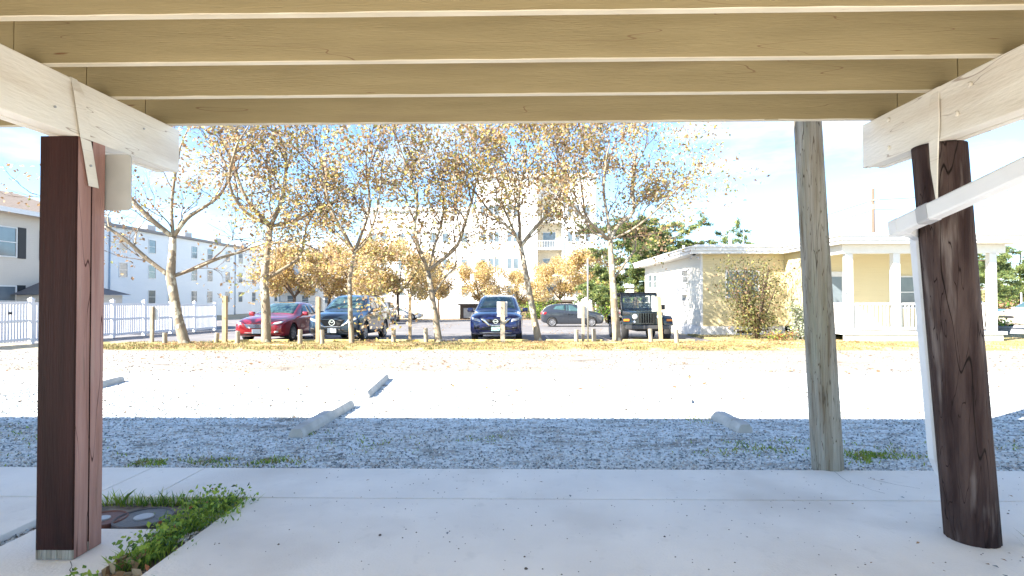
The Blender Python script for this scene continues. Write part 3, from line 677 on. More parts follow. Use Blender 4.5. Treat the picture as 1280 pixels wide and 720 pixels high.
# low greenery and far wood mass
def bush(name, base, Wd, Hh, n, mats, wts, size, label, cat='shrub', group=None, seed=1, stems=12):
    random.seed(seed); T = Tree(); b = Vector(base)
    for k in range(stems):
        a = random.uniform(0, 6.3); d = Vector((math.cos(a)*Wd*.4*random.random(), math.sin(a)*Wd*.35*random.random(), Hh*random.uniform(.6, .95)))
        Q = T.limb([b+d*.02, b+d*.4+Vector((random.gauss(0, .06), 0, 0)), b+d], .028*Hh/2, .008*Hh/2, 4)
        for q in Q[2:]:
            for j in range(int(n/stems/5)):
                T.leaf.append(q+Vector((random.gauss(0, Wd*.10), random.gauss(0, Wd*.10), random.gauss(0, Hh*.07))))
    T.leaf = [v for v in T.leaf if v.z > b.z+.04]
    return T.finish(b, label, group, mats, wts, size, bark='twig', name=name, cat=cat)
Y = 20.6; bb = at(945, 416, Y); bb.z = gz(Y)+.02
bush('autumn_shrub', bb, 3.3, 3.0, 5600, [mat('leaf_dull_olive', (.13, .13, .04), .6, transl=.3), LEAF[4], LEAF[0], LEAF[3]], (6, 3, 2.5, .8), .045, 'tall loose green and bronze shrub before the yellow cottage wall', seed=5, stems=20)
Y = 19.8; bb = at(1000, 424, Y); bb.z = gz(Y)+.02
bush('silver_shrub', bb, 1.5, 1.4, 3200, [mat('leaf_silver', (.40, .42, .33), .7, transl=.2), mat('leaf_sage', (.25, .28, .18), .7, transl=.2), GREEN[1]], (5, 3, 1), .04, 'low silvery grey shrub left of the leaning grey piling', seed=8)
bb = at(975, 426, 19.6); bb.z = gz(19.6)
bush('low_plant', bb, 1.3, .4, 500, [GREEN[3], GREEN[1], LEAF[1]], (3, 3, 2), .035, 'low red and green plants at the cottage foundation', 'plant', seed=9)
Y = 59; bb = at(672, 400, Y); bb.z = gz(Y)
bush('green_shrub', bb, 5.5, 2.2, 1800, GREEN, (3, 3, 4, 0), .10, 'dark green shrub beside the brown shed behind the blue suv', seed=12)
bb = at(758, 400, 44); bb.z = gz(44)
bush('green_shrub', bb, 3.5, 3.4, 2200, GREEN, (3, 3, 4, .3), .09, 'green shrub behind the dark hatchback nose', seed=13)
# pine behind the off-roader
def pine(px, base_y, Y, H, label, lean, arms, name='pine_tree', group=None, seed=3, dens=75):
    random.seed(seed); T = Tree(); b = at(px, base_y, Y); b.z = gz(Y)
    top = b+Vector((lean, 0, H)); pts = [b, b.lerp(top, .35)+Vector((.1, 0, 0)), b.lerp(top, .7)+Vector((-.1, 0, 0)), top]
    Q = T.limb(pts, .17, .05, 8)
    for t, dx, dy, dz, r in arms:
        s = b.lerp(top, t); e = s+Vector((dx, dy, dz)); m1 = s.lerp(e, .5)+Vector((0, 0, -.15*abs(dz)-.1))
        q = T.limb([s, m1, e], .06, .015, 5)
        for j in range(2, len(q)):
            for k in range(4):
                dd = Vector((random.gauss(0, 1), random.gauss(0, .8), random.gauss(0, .45))).normalized(); tip = q[j]+dd*r*random.uniform(.4, 1)
                T.limb([q[j], q[j].lerp(tip, .5), tip], .014, .006, 3)
                for c in range(dens): u = random.random(); T.leaf.append(q[j].lerp(tip, .3+u*.8)+Vector((random.gauss(0, .11), random.gauss(0, .11), random.gauss(0, .07))))
    t = empty(name, b); tagp(t, label, 'pine tree', group)
    off = len(T.V); V = [v-b for v in T.V]+[v-b for v in T.tV]; Fc = T.F+[tuple(off+i for i in f) for f in T.tF]
    pydata('trunk', V, Fc, M_['pinebark'], t, smooth=True)
    leafcloud('crown', [v-b for v in T.leaf], .15, NEEDLE, (4, 5, 2), t, asp=.2)
arms = []
random.seed(21)
for i in range(30):
    a = random.uniform(0, 6.3); rr = random.uniform(.9, 3.2)
    arms.append((random.uniform(.28, 1), math.cos(a)*rr, math.sin(a)*rr*.7, random.uniform(-.1, .7), .55))
arms += [(.78, 4.3, .3, 1.0, .65), (.60, 4.6, -.2, 1.25, .55), (.50, 5.9, 0, 1.25, .5), (.45, 4.9, .3, 1.2, .5), (.85, 2.8, 0, 1.1, .55), (.45, 3.6, .4, .6, .4), (.4, -2.6, .4, .1, .45), (.38, 4.4, .6, .7, .4)]
pine(790, 405, 37.5, 6.3, 'dark green pine with long limbs reaching over the cottage roof', .5, [(a, x*1.55 if x > 0 else x*1.3, y*1.0, z*1.4, r*1.45) for a, x, y, z, r in arms])
for i, (px, Y, H, lab) in enumerate([(1236, 60, 6.6, 'green pine behind the parked cars at far right'), (1275, 64, 7.4, 'green pine at the far right edge of the view'), (1205, 66, 5.5, 'green pine half behind the dark round piling')]):
    random.seed(40+i); ar = []
    for k in range(30):
        a = random.uniform(0, 6.3); rr = random.uniform(1.2, 4.0); ar.append((random.uniform(.3, 1), math.cos(a)*rr, math.sin(a)*rr, random.uniform(0, .8), .8))
    pine(px, 400, Y, H, lab, .2, ar, group='pines at the far right', seed=50+i, dens=45)
random.seed(77)
pts = []
for i in range(26000):
    x = random.uniform(-75, 110); y = random.uniform(105, 120)
    h = 3.6+2.0*noise.noise(Vector((x*.12, 0, 0)))+1.1*noise.noise(Vector((x*.5, 3, 0))); pts.append((x, y, gz(99)+random.random()*h))
leafcloud('distant_wood', pts, .42, LEAF[:3]+GREEN[:1], (3, 3, 2, 4), label='far off band of autumn trees behind the buildings', cat='woodland', kind='stuff')

# ------------------------------------------------------------ white picket fence
def fence():
    X = -16.75; y0, y1 = 15.0, 30.2; f = empty('picket_fence', (X, y0, gz(y0))); tagp(f, 'white vinyl picket fence running back along the left of the lot', 'fence')
    off = Vector((X, y0, gz(y0))); yy = y0
    while yy < y1-.1:
        ye = min(yy+1.9, y1)
        bm = bmesh.new(); zb = gz(yy)-off.z; ly = yy-off.y
        box(bm, -.065, .065, ly-.065, ly+.065, 0+zb, 1.50+zb); box(bm, -.08, .08, ly-.08, ly+.08, 1.502+zb, 1.53+zb)
        M = [bm.verts.new((x, ly+y, 1.60+zb)) for x, y in ((0, 0),)]
        base = [bm.verts.new((x, ly+y, 1.532+zb)) for x, y in ((-.07, -.07), (.07, -.07), (.07, .07), (-.07, .07))]
        for k in range(4): bm.faces.new((base[k], base[(k+1) % 4], M[0]))
        bm.faces.new(base); build('fence_post', bm, M_['vinyl'], f)
        bm = bmesh.new(); p = ly+.10
        while p < ye-off.y-.14:
            box(bm, -.012, .012, p, p+.088, .07+zb, 1.40+zb); p += .112
        for z in (.10, .72, 1.33): box(bm, -.025, .025, ly+.066, ye-off.y-.066, z+zb, z+.08+zb)
        build('picket_panel', bm, M_['vinyl'], f)
        yy = ye
    for hy, hz in ((19.25, 1.3), (19.25, .25), (17.9, 1.05)):
        bm = bmesh.new(); box(bm, .066, .085, hy-off.y-.02, hy-off.y+.10, hz+gz(hy)-off.z-.04, hz+gz(hy)-off.z+.04); build('gate_hinge', bm, M_['black'], f)
    bm = bmesh.new(); zb = gz(y1)-off.z; ly = y1-off.y; box(bm, -.065, .065, ly-.065, ly+.065, zb, zb+1.53); build('fence_post', bm, M_['vinyl'], f)
fence()
# ------------------------------------------------------------ building helper
def window(parent, face, c, u, v, wd, ht, proud, frame='white', glass=None, label=None, mull=1, sill=True):
    """c centre, u horizontal unit, v up, proud outward normal; frame with pane as child"""
    c, u, n = Vector(c), Vector(u), Vector(proud); up = Vector((0, 0, 1)); bm = bmesh.new()
    Mx = Matrix((( u.x, n.x, 0, c.x), (u.y, n.y, 0, c.y), (0, 0, 1, c.z), (0, 0, 0, 1)))
    t = .055
    for a in ((-wd/2-t, -wd/2, 0, .05, -ht/2-t, ht/2+t), (wd/2, wd/2+t, 0, .05, -ht/2-t, ht/2+t), (-wd/2, wd/2, 0, .05, ht/2, ht/2+t), (-wd/2, wd/2, 0, .07, -ht/2-t, -ht/2)):
        box(bm, *a, M=Mx)
    if mull: box(bm, -wd/2, wd/2, 0, .04, -.02, .02, M=Mx)
    w_ = build('window', bm, M_[frame], parent)
    bm = bmesh.new(); box(bm, -wd/2, wd/2, .004, .015, -ht/2, ht/2, M=Mx); build('pane', bm, glass or M_['glass'], w_)
    return w_
def siding(name, c1, c2, sc=4.0, axis='z'):
    m = mat(name, c1, .65, col2=c2, scale=.5)
    n = m.node_tree; t = n.nodes.new('ShaderNodeTexCoord'); wv = n.nodes.new('ShaderNodeTexWave'); wv.bands_direction = 'Z'; wv.wave_profile = 'SAW'; wv.inputs['Scale'].default_value = sc
    b = n.nodes.new('ShaderNodeBump'); b.inputs['Strength'].default_value = .6; b.inputs['Distance'].default_value = .02
    n.links.new(t.outputs['Object'], wv.inputs[0]); n.links.new(wv.outputs['Fac'], b.inputs['Height']); n.links.new(b.outputs[0], n.nodes['Principled BSDF'].inputs['Normal'])
    return m
# ------------------------------------------------------------ yellow cottage on the right
def cottage():
    gx, gy = 7.45, 23.5; g0 = gz(24)+.02
    t = empty('cottage', (0, 0, 0)); tagp(t, 'low pale yellow cottage with flat white roof edge and railed porch', 'cottage')
    ym = siding('pale_yellow_siding', (.66, .56, .33), (.64, .54, .32), 3.2); wm = siding('cream_white_siding', (.74, .70, .60), (.72, .68, .58), 3.2)
    zc = 3.0                                          # soffit height
    bm = bmesh.new(); box(bm, gx+.02, 10.9, gy, gy+.12, g0+.42, zc); build('wall', bm, ym, t)
    bm = bmesh.new(); box(bm, gx, gx+.12, gy+.002, 34.2, g0+.42, zc); build('wall', bm, wm, t)
    bm = bmesh.new(); box(bm, gx+.13, 16.2, 34.0, 34.2, g0-.3, zc); box(bm, 16.1, 16.2, 22.0, 33.99, g0-.3, zc); build('wall', bm, wm, t)
    bm = bmesh.new(); box(bm, 10.902, 11.0, 22.0, gy+.12, g0+.45, zc); box(bm, 10.9, 16.1, 21.9, 22.0, g0+.45, zc); build('porch_wall', bm, ym, t)
    bm = bmesh.new(); box(bm, gx-.02, 10.89, gy-.02, gy+.1, g0-.4, g0+.415); box(bm, gx-.022, gx+.1, gy+.1, 34.2, g0-.6, g0+.415); build('foundation', bm, M_['white'], t)
    bm = bmesh.new(); box(bm, gx-.012, gx+.07, gy-.012, gy+.06, g0+.42, zc); build('corner_trim', bm, M_['white'], t)
    # roof: main slab plus forward porch slab, stepped fascia
    bm = bmesh.new(); ov = .55
    def roofpoly(o, z0, z1):
        prism(bm, [(gx-ov-o, gy-ov-o), (10.6-o, gy-ov-o), (10.6-o, 18.72-o), (16.6+o, 18.72-o), (16.6+o, 34.7), (gx-ov-o, 34.7)], z0, z1, 'z')
    roofpoly(0, zc+.002, zc+.12); roofpoly(.05, zc+.122, zc+.25); roofpoly(.10, zc+.252, zc+.30)
    r_ = build('roof', bm, M_['white'], t)
    bm = bmesh.new(); prism(bm, [(gx-.2, gy), (11.2, gy), (11.2, 19.4), (16.2, 19.4), (16.2, 34), (gx-.2, 34)], zc+.302, zc+.42, 'z'); build('roof_deck', bm, M_['white'], r_)
    for (x, y, h) in ((8.6, 30, .55), (9.6, 26, .75)):
        tubeobj('vent_pipe', [(x, y, zc+.42), (x, y, zc+.42+h)], .07, M_['white'], r_, 8)
    tubeobj('aerial', [(10.6, 27, zc+.42), (10.6, 27, zc+2.1)], .015, M_['steel'], r_, 5)
    bm = bmesh.new(); box(bm, 8.9, 9.5, gy-.028, gy-.02, g0+.12, g0+.24); build('foundation_vent', bm, M_['black'], t)
    # porch
    py0 = 19.2
    bm = bmesh.new(); box(bm, 10.85, 16.3, py0-.05, 21.89, g0+.36, g0+.46); box(bm, 10.9, 16.2, py0, py0+.08, g0-.3, g0+.358); build('porch_floor', bm, M_['white'], t)
    zf = g0+.46
    bm = bmesh.new(); box(bm, 10.85, 16.3, py0-.02, py0+.2, zc-.30, zc-.001); box(bm, 10.86, 11.05, py0+.21, 21.88, zc-.30, zc-.001); build('porch_lintel', bm, M_['white'], t)
    for x in (11.1, 12.68, 14.3, 15.9):
        bm = bmesh.new(); box(bm, x-.12, x+.12, py0, py0+.19, zf+.001, zc-.302, bev=.01); build('porch_column', bm, M_['white'], t)
    bm = bmesh.new(); box(bm, 10.87, 11.03, 21.6, 21.8, zf, zc-.302); build('porch_column', bm, M_['white'], t)
    for a, b in ((11.22, 12.56), (12.80, 14.18), (14.42, 15.78)):
        bm = bmesh.new(); box(bm, a, b, py0+.05, py0+.12, zf+.90, zf+.97); box(bm, a, b, py0+.06, py0+.11, zf+.08, zf+.14)
        x = a+.05
        while x < b-.04: box(bm, x, x+.045, py0+.065, py0+.105, zf+.141, zf+.899); x += .125
        build('railing', bm, M_['white'], t)
    bm = bmesh.new(); y = py0+.25
    box(bm, 10.92, 10.98, y, 21.55, zf+.90, zf+.97); box(bm, 10.93, 10.97, y, 21.55, zf+.08, zf+.14)
    while y < 21.5: box(bm, 10.93, 10.97, y, y+.045, zf+.141, zf+.899); y += .125
    build('railing', bm, M_['white'], t)
    U = (1, 0, 0); N = (0, -1, 0)
    bm = bmesh.new(); box(bm, 11.55, 12.5, 21.86, 21.898, zf, zf+2.15); d = build('door', bm, M_['white'], t)
    bm = bmesh.new(); box(bm, 11.72, 12.33, 21.845, 21.858, zf+.9, zf+1.95); build('pane', bm, M_['glass'], d)
    window(t, 0, (14.75, 21.895, zf+1.35), U, 0, .85, 1.15, N)
    window(t, 0, (9.15, gy-.002, 1.75), U, 0, 1.3, 1.05, N)
    UL = (0, 1, 0); NL = (-1, 0, 0)
    def sidez(px, py, x=gx):
        Yp = F*x/(px-653); return Yp, at(px, py, Yp).z
    for px, y0, y1, wd in ((856, 337, 354, .95), (812.5, 343, 361, .95), (818.5, 343, 361, .95)):
        Yp, z0 = sidez(px, y1); z1 = sidez(px, y0)[1]
        window(t, 0, (gx-.002, Yp, (z0+z1)/2), UL, 0, wd, z1-z0-.1, NL)
    Yp, z0 = sidez(855, 370); z1 = sidez(855, 359)[1]
    bm = bmesh.new(); box(bm, gx-.34, gx-.002, Yp-.33, Yp+.33, z0+.05, z1, bev=.02); ac = build('air_conditioner', bm, M_['vinyl'], t)
    bm = bmesh.new()
    for k in range(7): box(bm, gx-.352, gx-.342, Yp-.27, Yp+.27, z0+.10+k*.045, z0+.125+k*.045)
    build('grille', bm, M_['steel'], ac)
    bm = bmesh.new(); box(bm, gx-.03, gx-.003, Yp-.25, Yp+.25, z0-.45, z0-.1); build('wall_vent', bm, mat('grey_vent', (.3, .3, .3), .6), t)
    # floodlight under the corner soffit
    bm = bmesh.new(); box(bm, gx-.42, gx-.30, gy-.30, gy-.20, zc-.05, zc-.002); build('floodlight', bm, M_['black'], t)
    for s in (-1, 1): 
        V, Fc = [], []; tube(V, Fc, [(gx-.36, gy-.25, zc-.06), (gx-.36+s*.12, gy-.34, zc-.14), (gx-.36+s*.17, gy-.38, zc-.18)], [.02, .03, .06], 8); pydata('lamp_head', V, Fc, M_['signback'], t)
cottage()
# planters and far right things
def pot(px, py, r, h, m, label, plant=None):
    b = G(px, py); t = empty('planter', (b.x, b.y, gz(b.y))); tagp(t, label, 'planter')
    build('pot', lathe([(r*.7, 0), (r*.95, h*.85), (r*1.06, h*.86), (r*1.06, h), (r*.9, h), (r*.88, h*.9)], 20, 'z'), m, t, smooth=False)
    return t, b
t, b = pot(1234, 419, .30, .55, mat('terracotta', (.42, .17, .08), .8), 'terracotta pot with a tall dry grass plume right of the dark piling')
V, Fc = [], []; tube(V, Fc, [(0, 0, .4), (-.03, 0, 1.2), (-.08, 0, 2.0)], [.02, .015, .008], 5); pydata('stem', V, Fc, M_['twig'], t)
pts = [(random.gauss(0, .09)*(1-u*.3)+.02*u, random.gauss(0, .09), .9+u*1.1) for u in [random.random() for i in range(500)]]
leafcloud('plume', pts, .07, [LEAF[2], mat('straw', (.6, .5, .3), .8)], (1, 2), t, asp=.2)
t, b = pot(1249, 420, .42, .42, mat('grey_tub', (.16, .17, .18), .7), 'wide dark grey tub beside the terracotta pot')
leafcloud('plant', [(random.gauss(0, .2), random.gauss(0, .2), .45+abs(random.gauss(0, .15))) for i in range(300)], .05, GREEN, (3, 3, 2, 1), t)
b = at(1277, 400, 45); o = tubeobj('lamp_post', [(0, 0, 0), (0, 0, at(1277, 366, 45).z-gz(45))], .05, M_['white'], None, 8); o.location = (b.x, 45, gz(45)); tagp(o, 'thin white lamp post at the far right edge behind the cars', 'lamp post')
# utility pole behind the cottage and its wires
up = empty('utility_pole', at(1093, 395, 62)); up.location.z = gz(62); tagp(up, 'wooden utility pole rising behind the cottage roof', 'utility pole')
Ht = at(1093, 236, 62).z-gz(62)
tubeobj('pole_shaft', [(0, 0, 0), (0, 0, Ht)], [.22, .15], mat('pole_wood', (.13, .095, .07), .9), up, 10)
bm = bmesh.new(); box(bm, -.12, .12, -.9, .9, Ht-1.35, Ht-1.2); box(bm, -.16, .16, -.16, .16, Ht-2.3, Ht-1.7, bev=.03); build('crossarm', bm, M_['wood_old'], up)
for k, (px, py, Y, px2, py2, Y2) in enumerate(((1093, 250, 62, 700, 352, 160), (1093, 262, 62, 720, 356, 160), (1093, 250, 62, 1800, 150, 62), (1093, 262, 62, 1800, 190, 62))):
    a, c = at(px, py, Y), at(px2, py2, Y2); pts = [a.lerp(c, i/16)-Vector((0, 0, 4*(1.4)*(i/16)*(1-i/16))) for i in range(17)]
    V, Fc = [], []; tube(V, Fc, pts, .022, 4); o = pydata('power_line', V, Fc, M_['black']); tagp(o, ('upper' if k % 2 == 0 else 'lower')+' dark power line running '+('left down behind the cottage' if k < 2 else 'right from the utility pole'), 'power line')

# ------------------------------------------------------------ long pale blue apartment block on the left
def bluebuilding():
    X = -42.0; t = empty('apartment_block', (X, 50, gz(64))); tagp(t, 'long three storey pale blue block behind the picket fence', 'building')
    o = Vector(t.location); zt = 8.5; zb = gz(64)
    m = siding('pale_blue_siding', (.63, .68, .72), (.61, .66, .70), 1.6)
    y0, y1 = 38, 104
    bm = bmesh.new(); box(bm, -16, 0, y0-o.y, y1-o.y, 0, zt-o.z); build('wall', bm, m, t)
    bm = bmesh.new(); box(bm, -16.4, .35, y0-.4-o.y, y1+.4-o.y, zt-o.z+.002, zt-o.z+.30); build('roof_edge', bm, mat('roof_grey', (.22, .21, .21), .8), t)
    for k in range(9):
        bm = bmesh.new(); yy = y0+4+k*7.2; box(bm, -2.4, -1.2, yy-o.y, yy+1.5-o.y, zt-o.z+.31, zt-o.z+1.15); build('roof_unit', bm, mat('unit_grey', (.42, .42, .42), .6), t)
    wpx = (147, 184, 209, 238, 258, 280.5, 297, 314, 327, 342)
    for i, px in enumerate(wpx):
        Yp = -F*X/(653-px)*1.0
        for zc in (7.0, 4.15, 1.30):
            if px < 160 and zc < 2: continue
            wd, ht = 1.15, 1.45; u = -o
            wn = window(t, 0, Vector((X, Yp, zc))-o, (0, 1, 0), 0, wd, ht, (1, 0, 0))
            if (i*3+int(zc)) % 3 == 0:
                bm = bmesh.new(); c = Vector((X, Yp, zc-.5))-o; box(bm, c.x+.02, c.x+.35, c.y-.35, c.y+.35, c.z-.2, c.z+.22); build('air_conditioner', bm, M_['signback'], wn)
    for px in (129, 290, 347):
        Yp = -F*X/(653-px); tubeobj('downpipe', [(.07, Yp-o.y, 0), (.07, Yp-o.y, zt-o.z)], .07, mat('downpipe_blue', (.35, .45, .55), .6), t, 6)
bluebuilding()
# white stair and balcony block closing the blue one
def balcblock():
    Y = 98; x0 = at(352, 370, Y).x; x1 = at(470, 370, Y).x; o = Vector((x0, Y, gz(99))); t = empty('balcony_block', o); tagp(t, 'white low apartment block with rail balconies behind the far autumn trees', 'building')
    H = 8.5-o.z; wd = x1-x0
    bm = bmesh.new(); box(bm, 0, wd, 0, 10, 0, H); build('wall', bm, M_['white'], t)
    bm = bmesh.new(); box(bm, -.3, wd+.3, -.3, 10.3, H+.002, H+.3); build('roof', bm, mat('roof_grey', (.2, .2, .2)), t)
    for fl in range(3):
        z = .6+fl*2.85
        bm = bmesh.new(); box(bm, .3, 6.5, -1.4, -.002, z, z+.15); box(bm, .3, 6.5, -1.42, -1.36, z+1.1, z+1.18)
        x = .3
        while x < 6.5: box(bm, x, x+.05, -1.41, -1.37, z+.151, z+1.099); x += .28
        build('balcony', bm, mat('balcony_grey', (.35, .42, .48), .5), t)
        for x in (1.6, 4.2, 8, 10.5, 13): window(t, 0, (x, 0, z+1.5), (1, 0, 0), 0, 1.1, 1.3, (0, -1, 0))
balcblock()
# ------------------------------------------------------------ white multi-storey apartment building beyond the lot
def tower():
    Y = 76.0; g = gz(76); x0, x1, x2 = at(452, 370, Y).x, at(596, 370, Y).x, at(745, 370, Y).x
    o = Vector((x0, Y, g)); t = empty('apartment_tower', o); tagp(t, 'white five storey apartment building with recessed balconies beyond the lot', 'building')
    wm = mat('white_render', (.78, .77, .75), .7, col2=(.74, .73, .70), scale=.4)
    HA = at(600, 262, Y).z-g; HB = at(650, 222, Y).z-g
    xb0, xb1 = at(672, 370, Y).x-o.x, at(703, 370, Y).x-o.x       # balcony recess
    bm = bmesh.new(); box(bm, 0, x1-x0, .8, 14, 0, HA); build('wing', bm, wm, t)
    bm = bmesh.new(); box(bm, x1-x0+.002, xb0, 0, 14, 0, HB); box(bm, xb1, x2-x0, 0, 14, 0, HB); box(bm, xb0+.001, xb1-.001, 1.6, 14, 0, HB); build('wall', bm, wm, t)
    bm = bmesh.new(); box(bm, -.3, x1-x0-.02, .5, 14.3, HA+.002, HA+.4); box(bm, x1-x0-.015, x2-x0+.3, -.3, 14.3, HB+.002, HB+.45); build('roof_edge', bm, wm, t)
    fl0 = at(0, 345, Y).z-g; fh = 33.5/F*Y
    recm = mat('recess_cream', (.62, .54, .40), .7)
    for k in range(-1, 5):
        z = fl0+k*fh
        if z+2.5 > HB: continue
        bm = bmesh.new(); box(bm, xb0, xb1, 0.002, 1.6, z-.2, z); s = build('balcony', bm, M_['white'], t)
        bm = bmesh.new(); box(bm, xb0+.02, xb1-.02, .02, .07, z+.95, z+1.03); x = xb0+.05
        while x < xb1-.05: box(bm, x, x+.035, .03, .06, z+.001, z+.949); x += .22
        build('rail', bm, M_['white'], s)
        bm = bmesh.new(); box(bm, xb0+.01, xb1-.01, 1.55, 1.597, z+.01, z+fh-.3); build('recess_wall', bm, recm, s)
        window(t, 0, ((xb0+xb1)/2, 1.54, z+1.25), (1, 0, 0), 0, 1.7, 2.0, (0, -1, 0), mull=0)
        for px in (604, 614, 621, 637, 645, 713, 722, 735):
            X_ = at(px, 370, Y).x-o.x
            window(t, 0, (X_, 0, z+1.5), (1, 0, 0), 0, .62, 1.35, (0, -1, 0), mull=0)
        if z+2.5 < HA:
            for px in (465, 478, 500, 515, 540, 556, 580): window(t, 0, (at(px, 370, Y).x-o.x, .8, z+1.5), (1, 0, 0), 0, .8, 1.3, (0, -1, 0), mull=0)
    for px in (593, 705): tubeobj('downpipe', [(at(px, 370, Y).x-o.x, -.08, 0), (at(px, 370, Y).x-o.x, -.08, HB)], .06, M_['signback'], t, 6)
tower()
# beige house and shed at far left
def leftbits():
    X = -24.4; y0, y1 = 21.5, 31.0; g = gz(26); o = Vector((X, y0, g)); t = empty('beige_house', o); tagp(t, 'beige two storey house with black shutters left of the square post', 'house')
    m = siding('beige_siding', (.58, .53, .46), (.56, .51, .44), 3.2); zt = 5.3-g
    bm = bmesh.new(); box(bm, -9, 0, 0, y1-y0, 0, zt); build('wall', bm, m, t)
    bm = bmesh.new(); prism(bm, [(-9.6, zt+.002), (.6, zt+.002), (.6, zt+.14), (-4.5, zt+1.9), (-9.6, zt+.14)], -.5, y1-y0+.5, 'y'); build('roof', bm, mat('tan_shingles', (.24, .19, .15), .9, col2=(.17, .13, .10), scale=9), t)
    bm = bmesh.new(); box(bm, .602, .64, -.5, y1-y0+.5, zt-.08, zt+.15); build('gutter', bm, M_['white'], t)
    for Yp in (23.3, 26.0, 28.8):
        for zc in (3.9, 1.1):
            c = Vector((X, Yp, zc))-o; window(t, 0, c, (0, 1, 0), 0, .95, 1.35, (1, 0, 0))
            bm = bmesh.new()
            bm.free()
            for s in (-1, 1): bm = bmesh.new(); box(bm, .003, .045, c.y+s*.79-.22, c.y+s*.79+.22, c.z-.75, c.z+.75); build('shutter', bm, M_['black'], t)
    o = Vector((-23.4, 26.5, gz(26.5))); t = empty('shed', o); tagp(t, 'low beige shed with dark hip roof just behind the picket fence', 'shed')
    bm = bmesh.new(); box(bm, -2.6, 1.9, 0, 3.2, 0, 1.85); build('wall', bm, m, t)
    bm = bmesh.new(); vv = [bm.verts.new(p) for p in ((-2.9, -.3, 1.87), (2.2, -.3, 1.87), (2.2, 3.5, 1.87), (-2.9, 3.5, 1.87), (-1.2, 1.6, 2.6), (.5, 1.6, 2.6))]
    for f in ((0, 1, 5, 4), (1, 2, 5), (2, 3, 4, 5), (3, 0, 4), (3, 2, 1, 0)): bm.faces.new([vv[i] for i in f])
    build('roof', bm, mat('dark_shingles', (.17, .15, .14), .9, scale=9), t)
    # dark brown shed behind the lot
    b = at(590, 395, 60); o = Vector((b.x, 60, gz(60))); t = empty('storage_shed', o); tagp(t, 'low dark brown shed left of the blue suv at the far lot edge', 'shed')
    bm = bmesh.new(); box(bm, -1.3, 1.3, 0, 2, 0, 1.5); build('wall', bm, mat('dark_brown_boards', (.09, .065, .05), .8), t)
    bm = bmesh.new(); box(bm, -1.5, 1.5, -.2, 2.2, 1.502, 1.65); build('roof', bm, mat('felt', (.14, .12, .11), .9), t)
    bm = bmesh.new(); box(bm, -.9, .3, -.04, -.002, .15, 1.2); build('door', bm, mat('grey_door', (.4, .4, .4), .7), t)
    b = at(672, 395, 64); o = Vector((b.x, 66, gz(64))); t = empty('garage', o); tagp(t, 'low brown flat roofed garage behind the green shrub', 'garage')
    bm = bmesh.new(); box(bm, -3.2, 4.2, 0, 3, 0, 1.9); build('wall', bm, mat('brown_boards', (.22, .15, .10), .8), t)
    bm = bmesh.new(); box(bm, -3.4, 4.4, -.3, 3.2, 1.902, 2.15); build('roof', bm, mat('felt', (.14, .12, .11), .9), t)
leftbits()

# ------------------------------------------------------------ cars
def chaikin(P, n=2):
    for _ in range(n):
        Q = [P[0]]
        for a, b in zip(P, P[1:]):
            Q += [(a[0]*.75+b[0]*.25, a[1]*.75+b[1]*.25), (a[0]*.25+b[0]*.75, a[1]*.25+b[1]*.75)]
        Q.append(P[-1]); P = Q
    return P
SUV = [(0.00, .40, .70, .77, .56, .66, .64, .50), (.05, .30, .78, .86, .70, .79, .78, .60), (.20, .25, .86, .96, .80, .89, .87, .66), (.55, .24, .93, 1.03, .84, .92, .90, .70), (1.20, .24, 1.00, 1.10, .86, .92, .90, .72),
       (1.60, .24, 1.03, 1.38, .86, .92, .90, .67), (2.00, .24, 1.04, 1.61, .86, .92, .90, .62), (2.40, .24, 1.05, 1.68, .86, .92, .90, .61), (3.0, .24, 1.06, 1.69, .86, .92, .90, .61), (3.8, .25, 1.08, 1.65, .86, .92, .90, .60), (4.30, .28, 1.08, 1.50, .85, .91, .88, .60), (4.55, .34, 1.02, 1.12, .82, .88, .84, .62), (4.66, .42, .90, .98, .74, .80, .76, .56)]
SEDAN = [(0.00, .34, .58, .63, .56, .66, .64, .50), (.06, .24, .64, .70, .72, .80, .78, .60), (.25, .20, .72, .79, .80, .88, .86, .66), (.60, .19, .80, .87, .84, .91, .89, .70), (1.25, .18, .88, .95, .86, .91, .89, .74),
       (1.75, .18, .90, 1.18, .86, .91, .89, .66), (2.25, .18, .91, 1.38, .86, .91, .89, .58), (2.7, .18, .92, 1.42, .86, .91, .89, .57), (3.3, .18, .93, 1.40, .86, .91, .89, .57), (3.8, .20, .94, 1.26, .86, .90, .88, .62), (4.25, .22, .94, 1.04, .85, .89, .86, .68), (4.65, .30, .90, .98, .80, .85, .82, .62), (4.80, .40, .80, .88, .72, .78, .75, .55)]
HATCH = [(0.00, .34, .60, .66, .52, .62, .60, .46), (.06, .24, .68, .75, .68, .76, .74, .56), (.22, .20, .76, .85, .76, .83, .81, .62), (.50, .19, .84, .93, .80, .86, .84, .66), (.95, .18, .92, 1.02, .81, .86, .84, .68),
       (1.4, .18, .94, 1.27, .81, .86, .84, .60), (1.8, .18, .96, 1.42, .81, .86, .84, .55), (2.2, .18, .98, 1.465, .81, .86, .84, .54), (2.8, .18, 1.0, 1.45, .81, .86, .84, .54), (3.4, .20, 1.02, 1.38, .80, .85, .82, .53), (3.72, .24, 1.0, 1.20, .79, .84, .80, .56), (3.90, .30, .92, 1.0, .74, .80, .76, .56), (3.97, .42, .82, .90, .66, .72, .70, .5)]
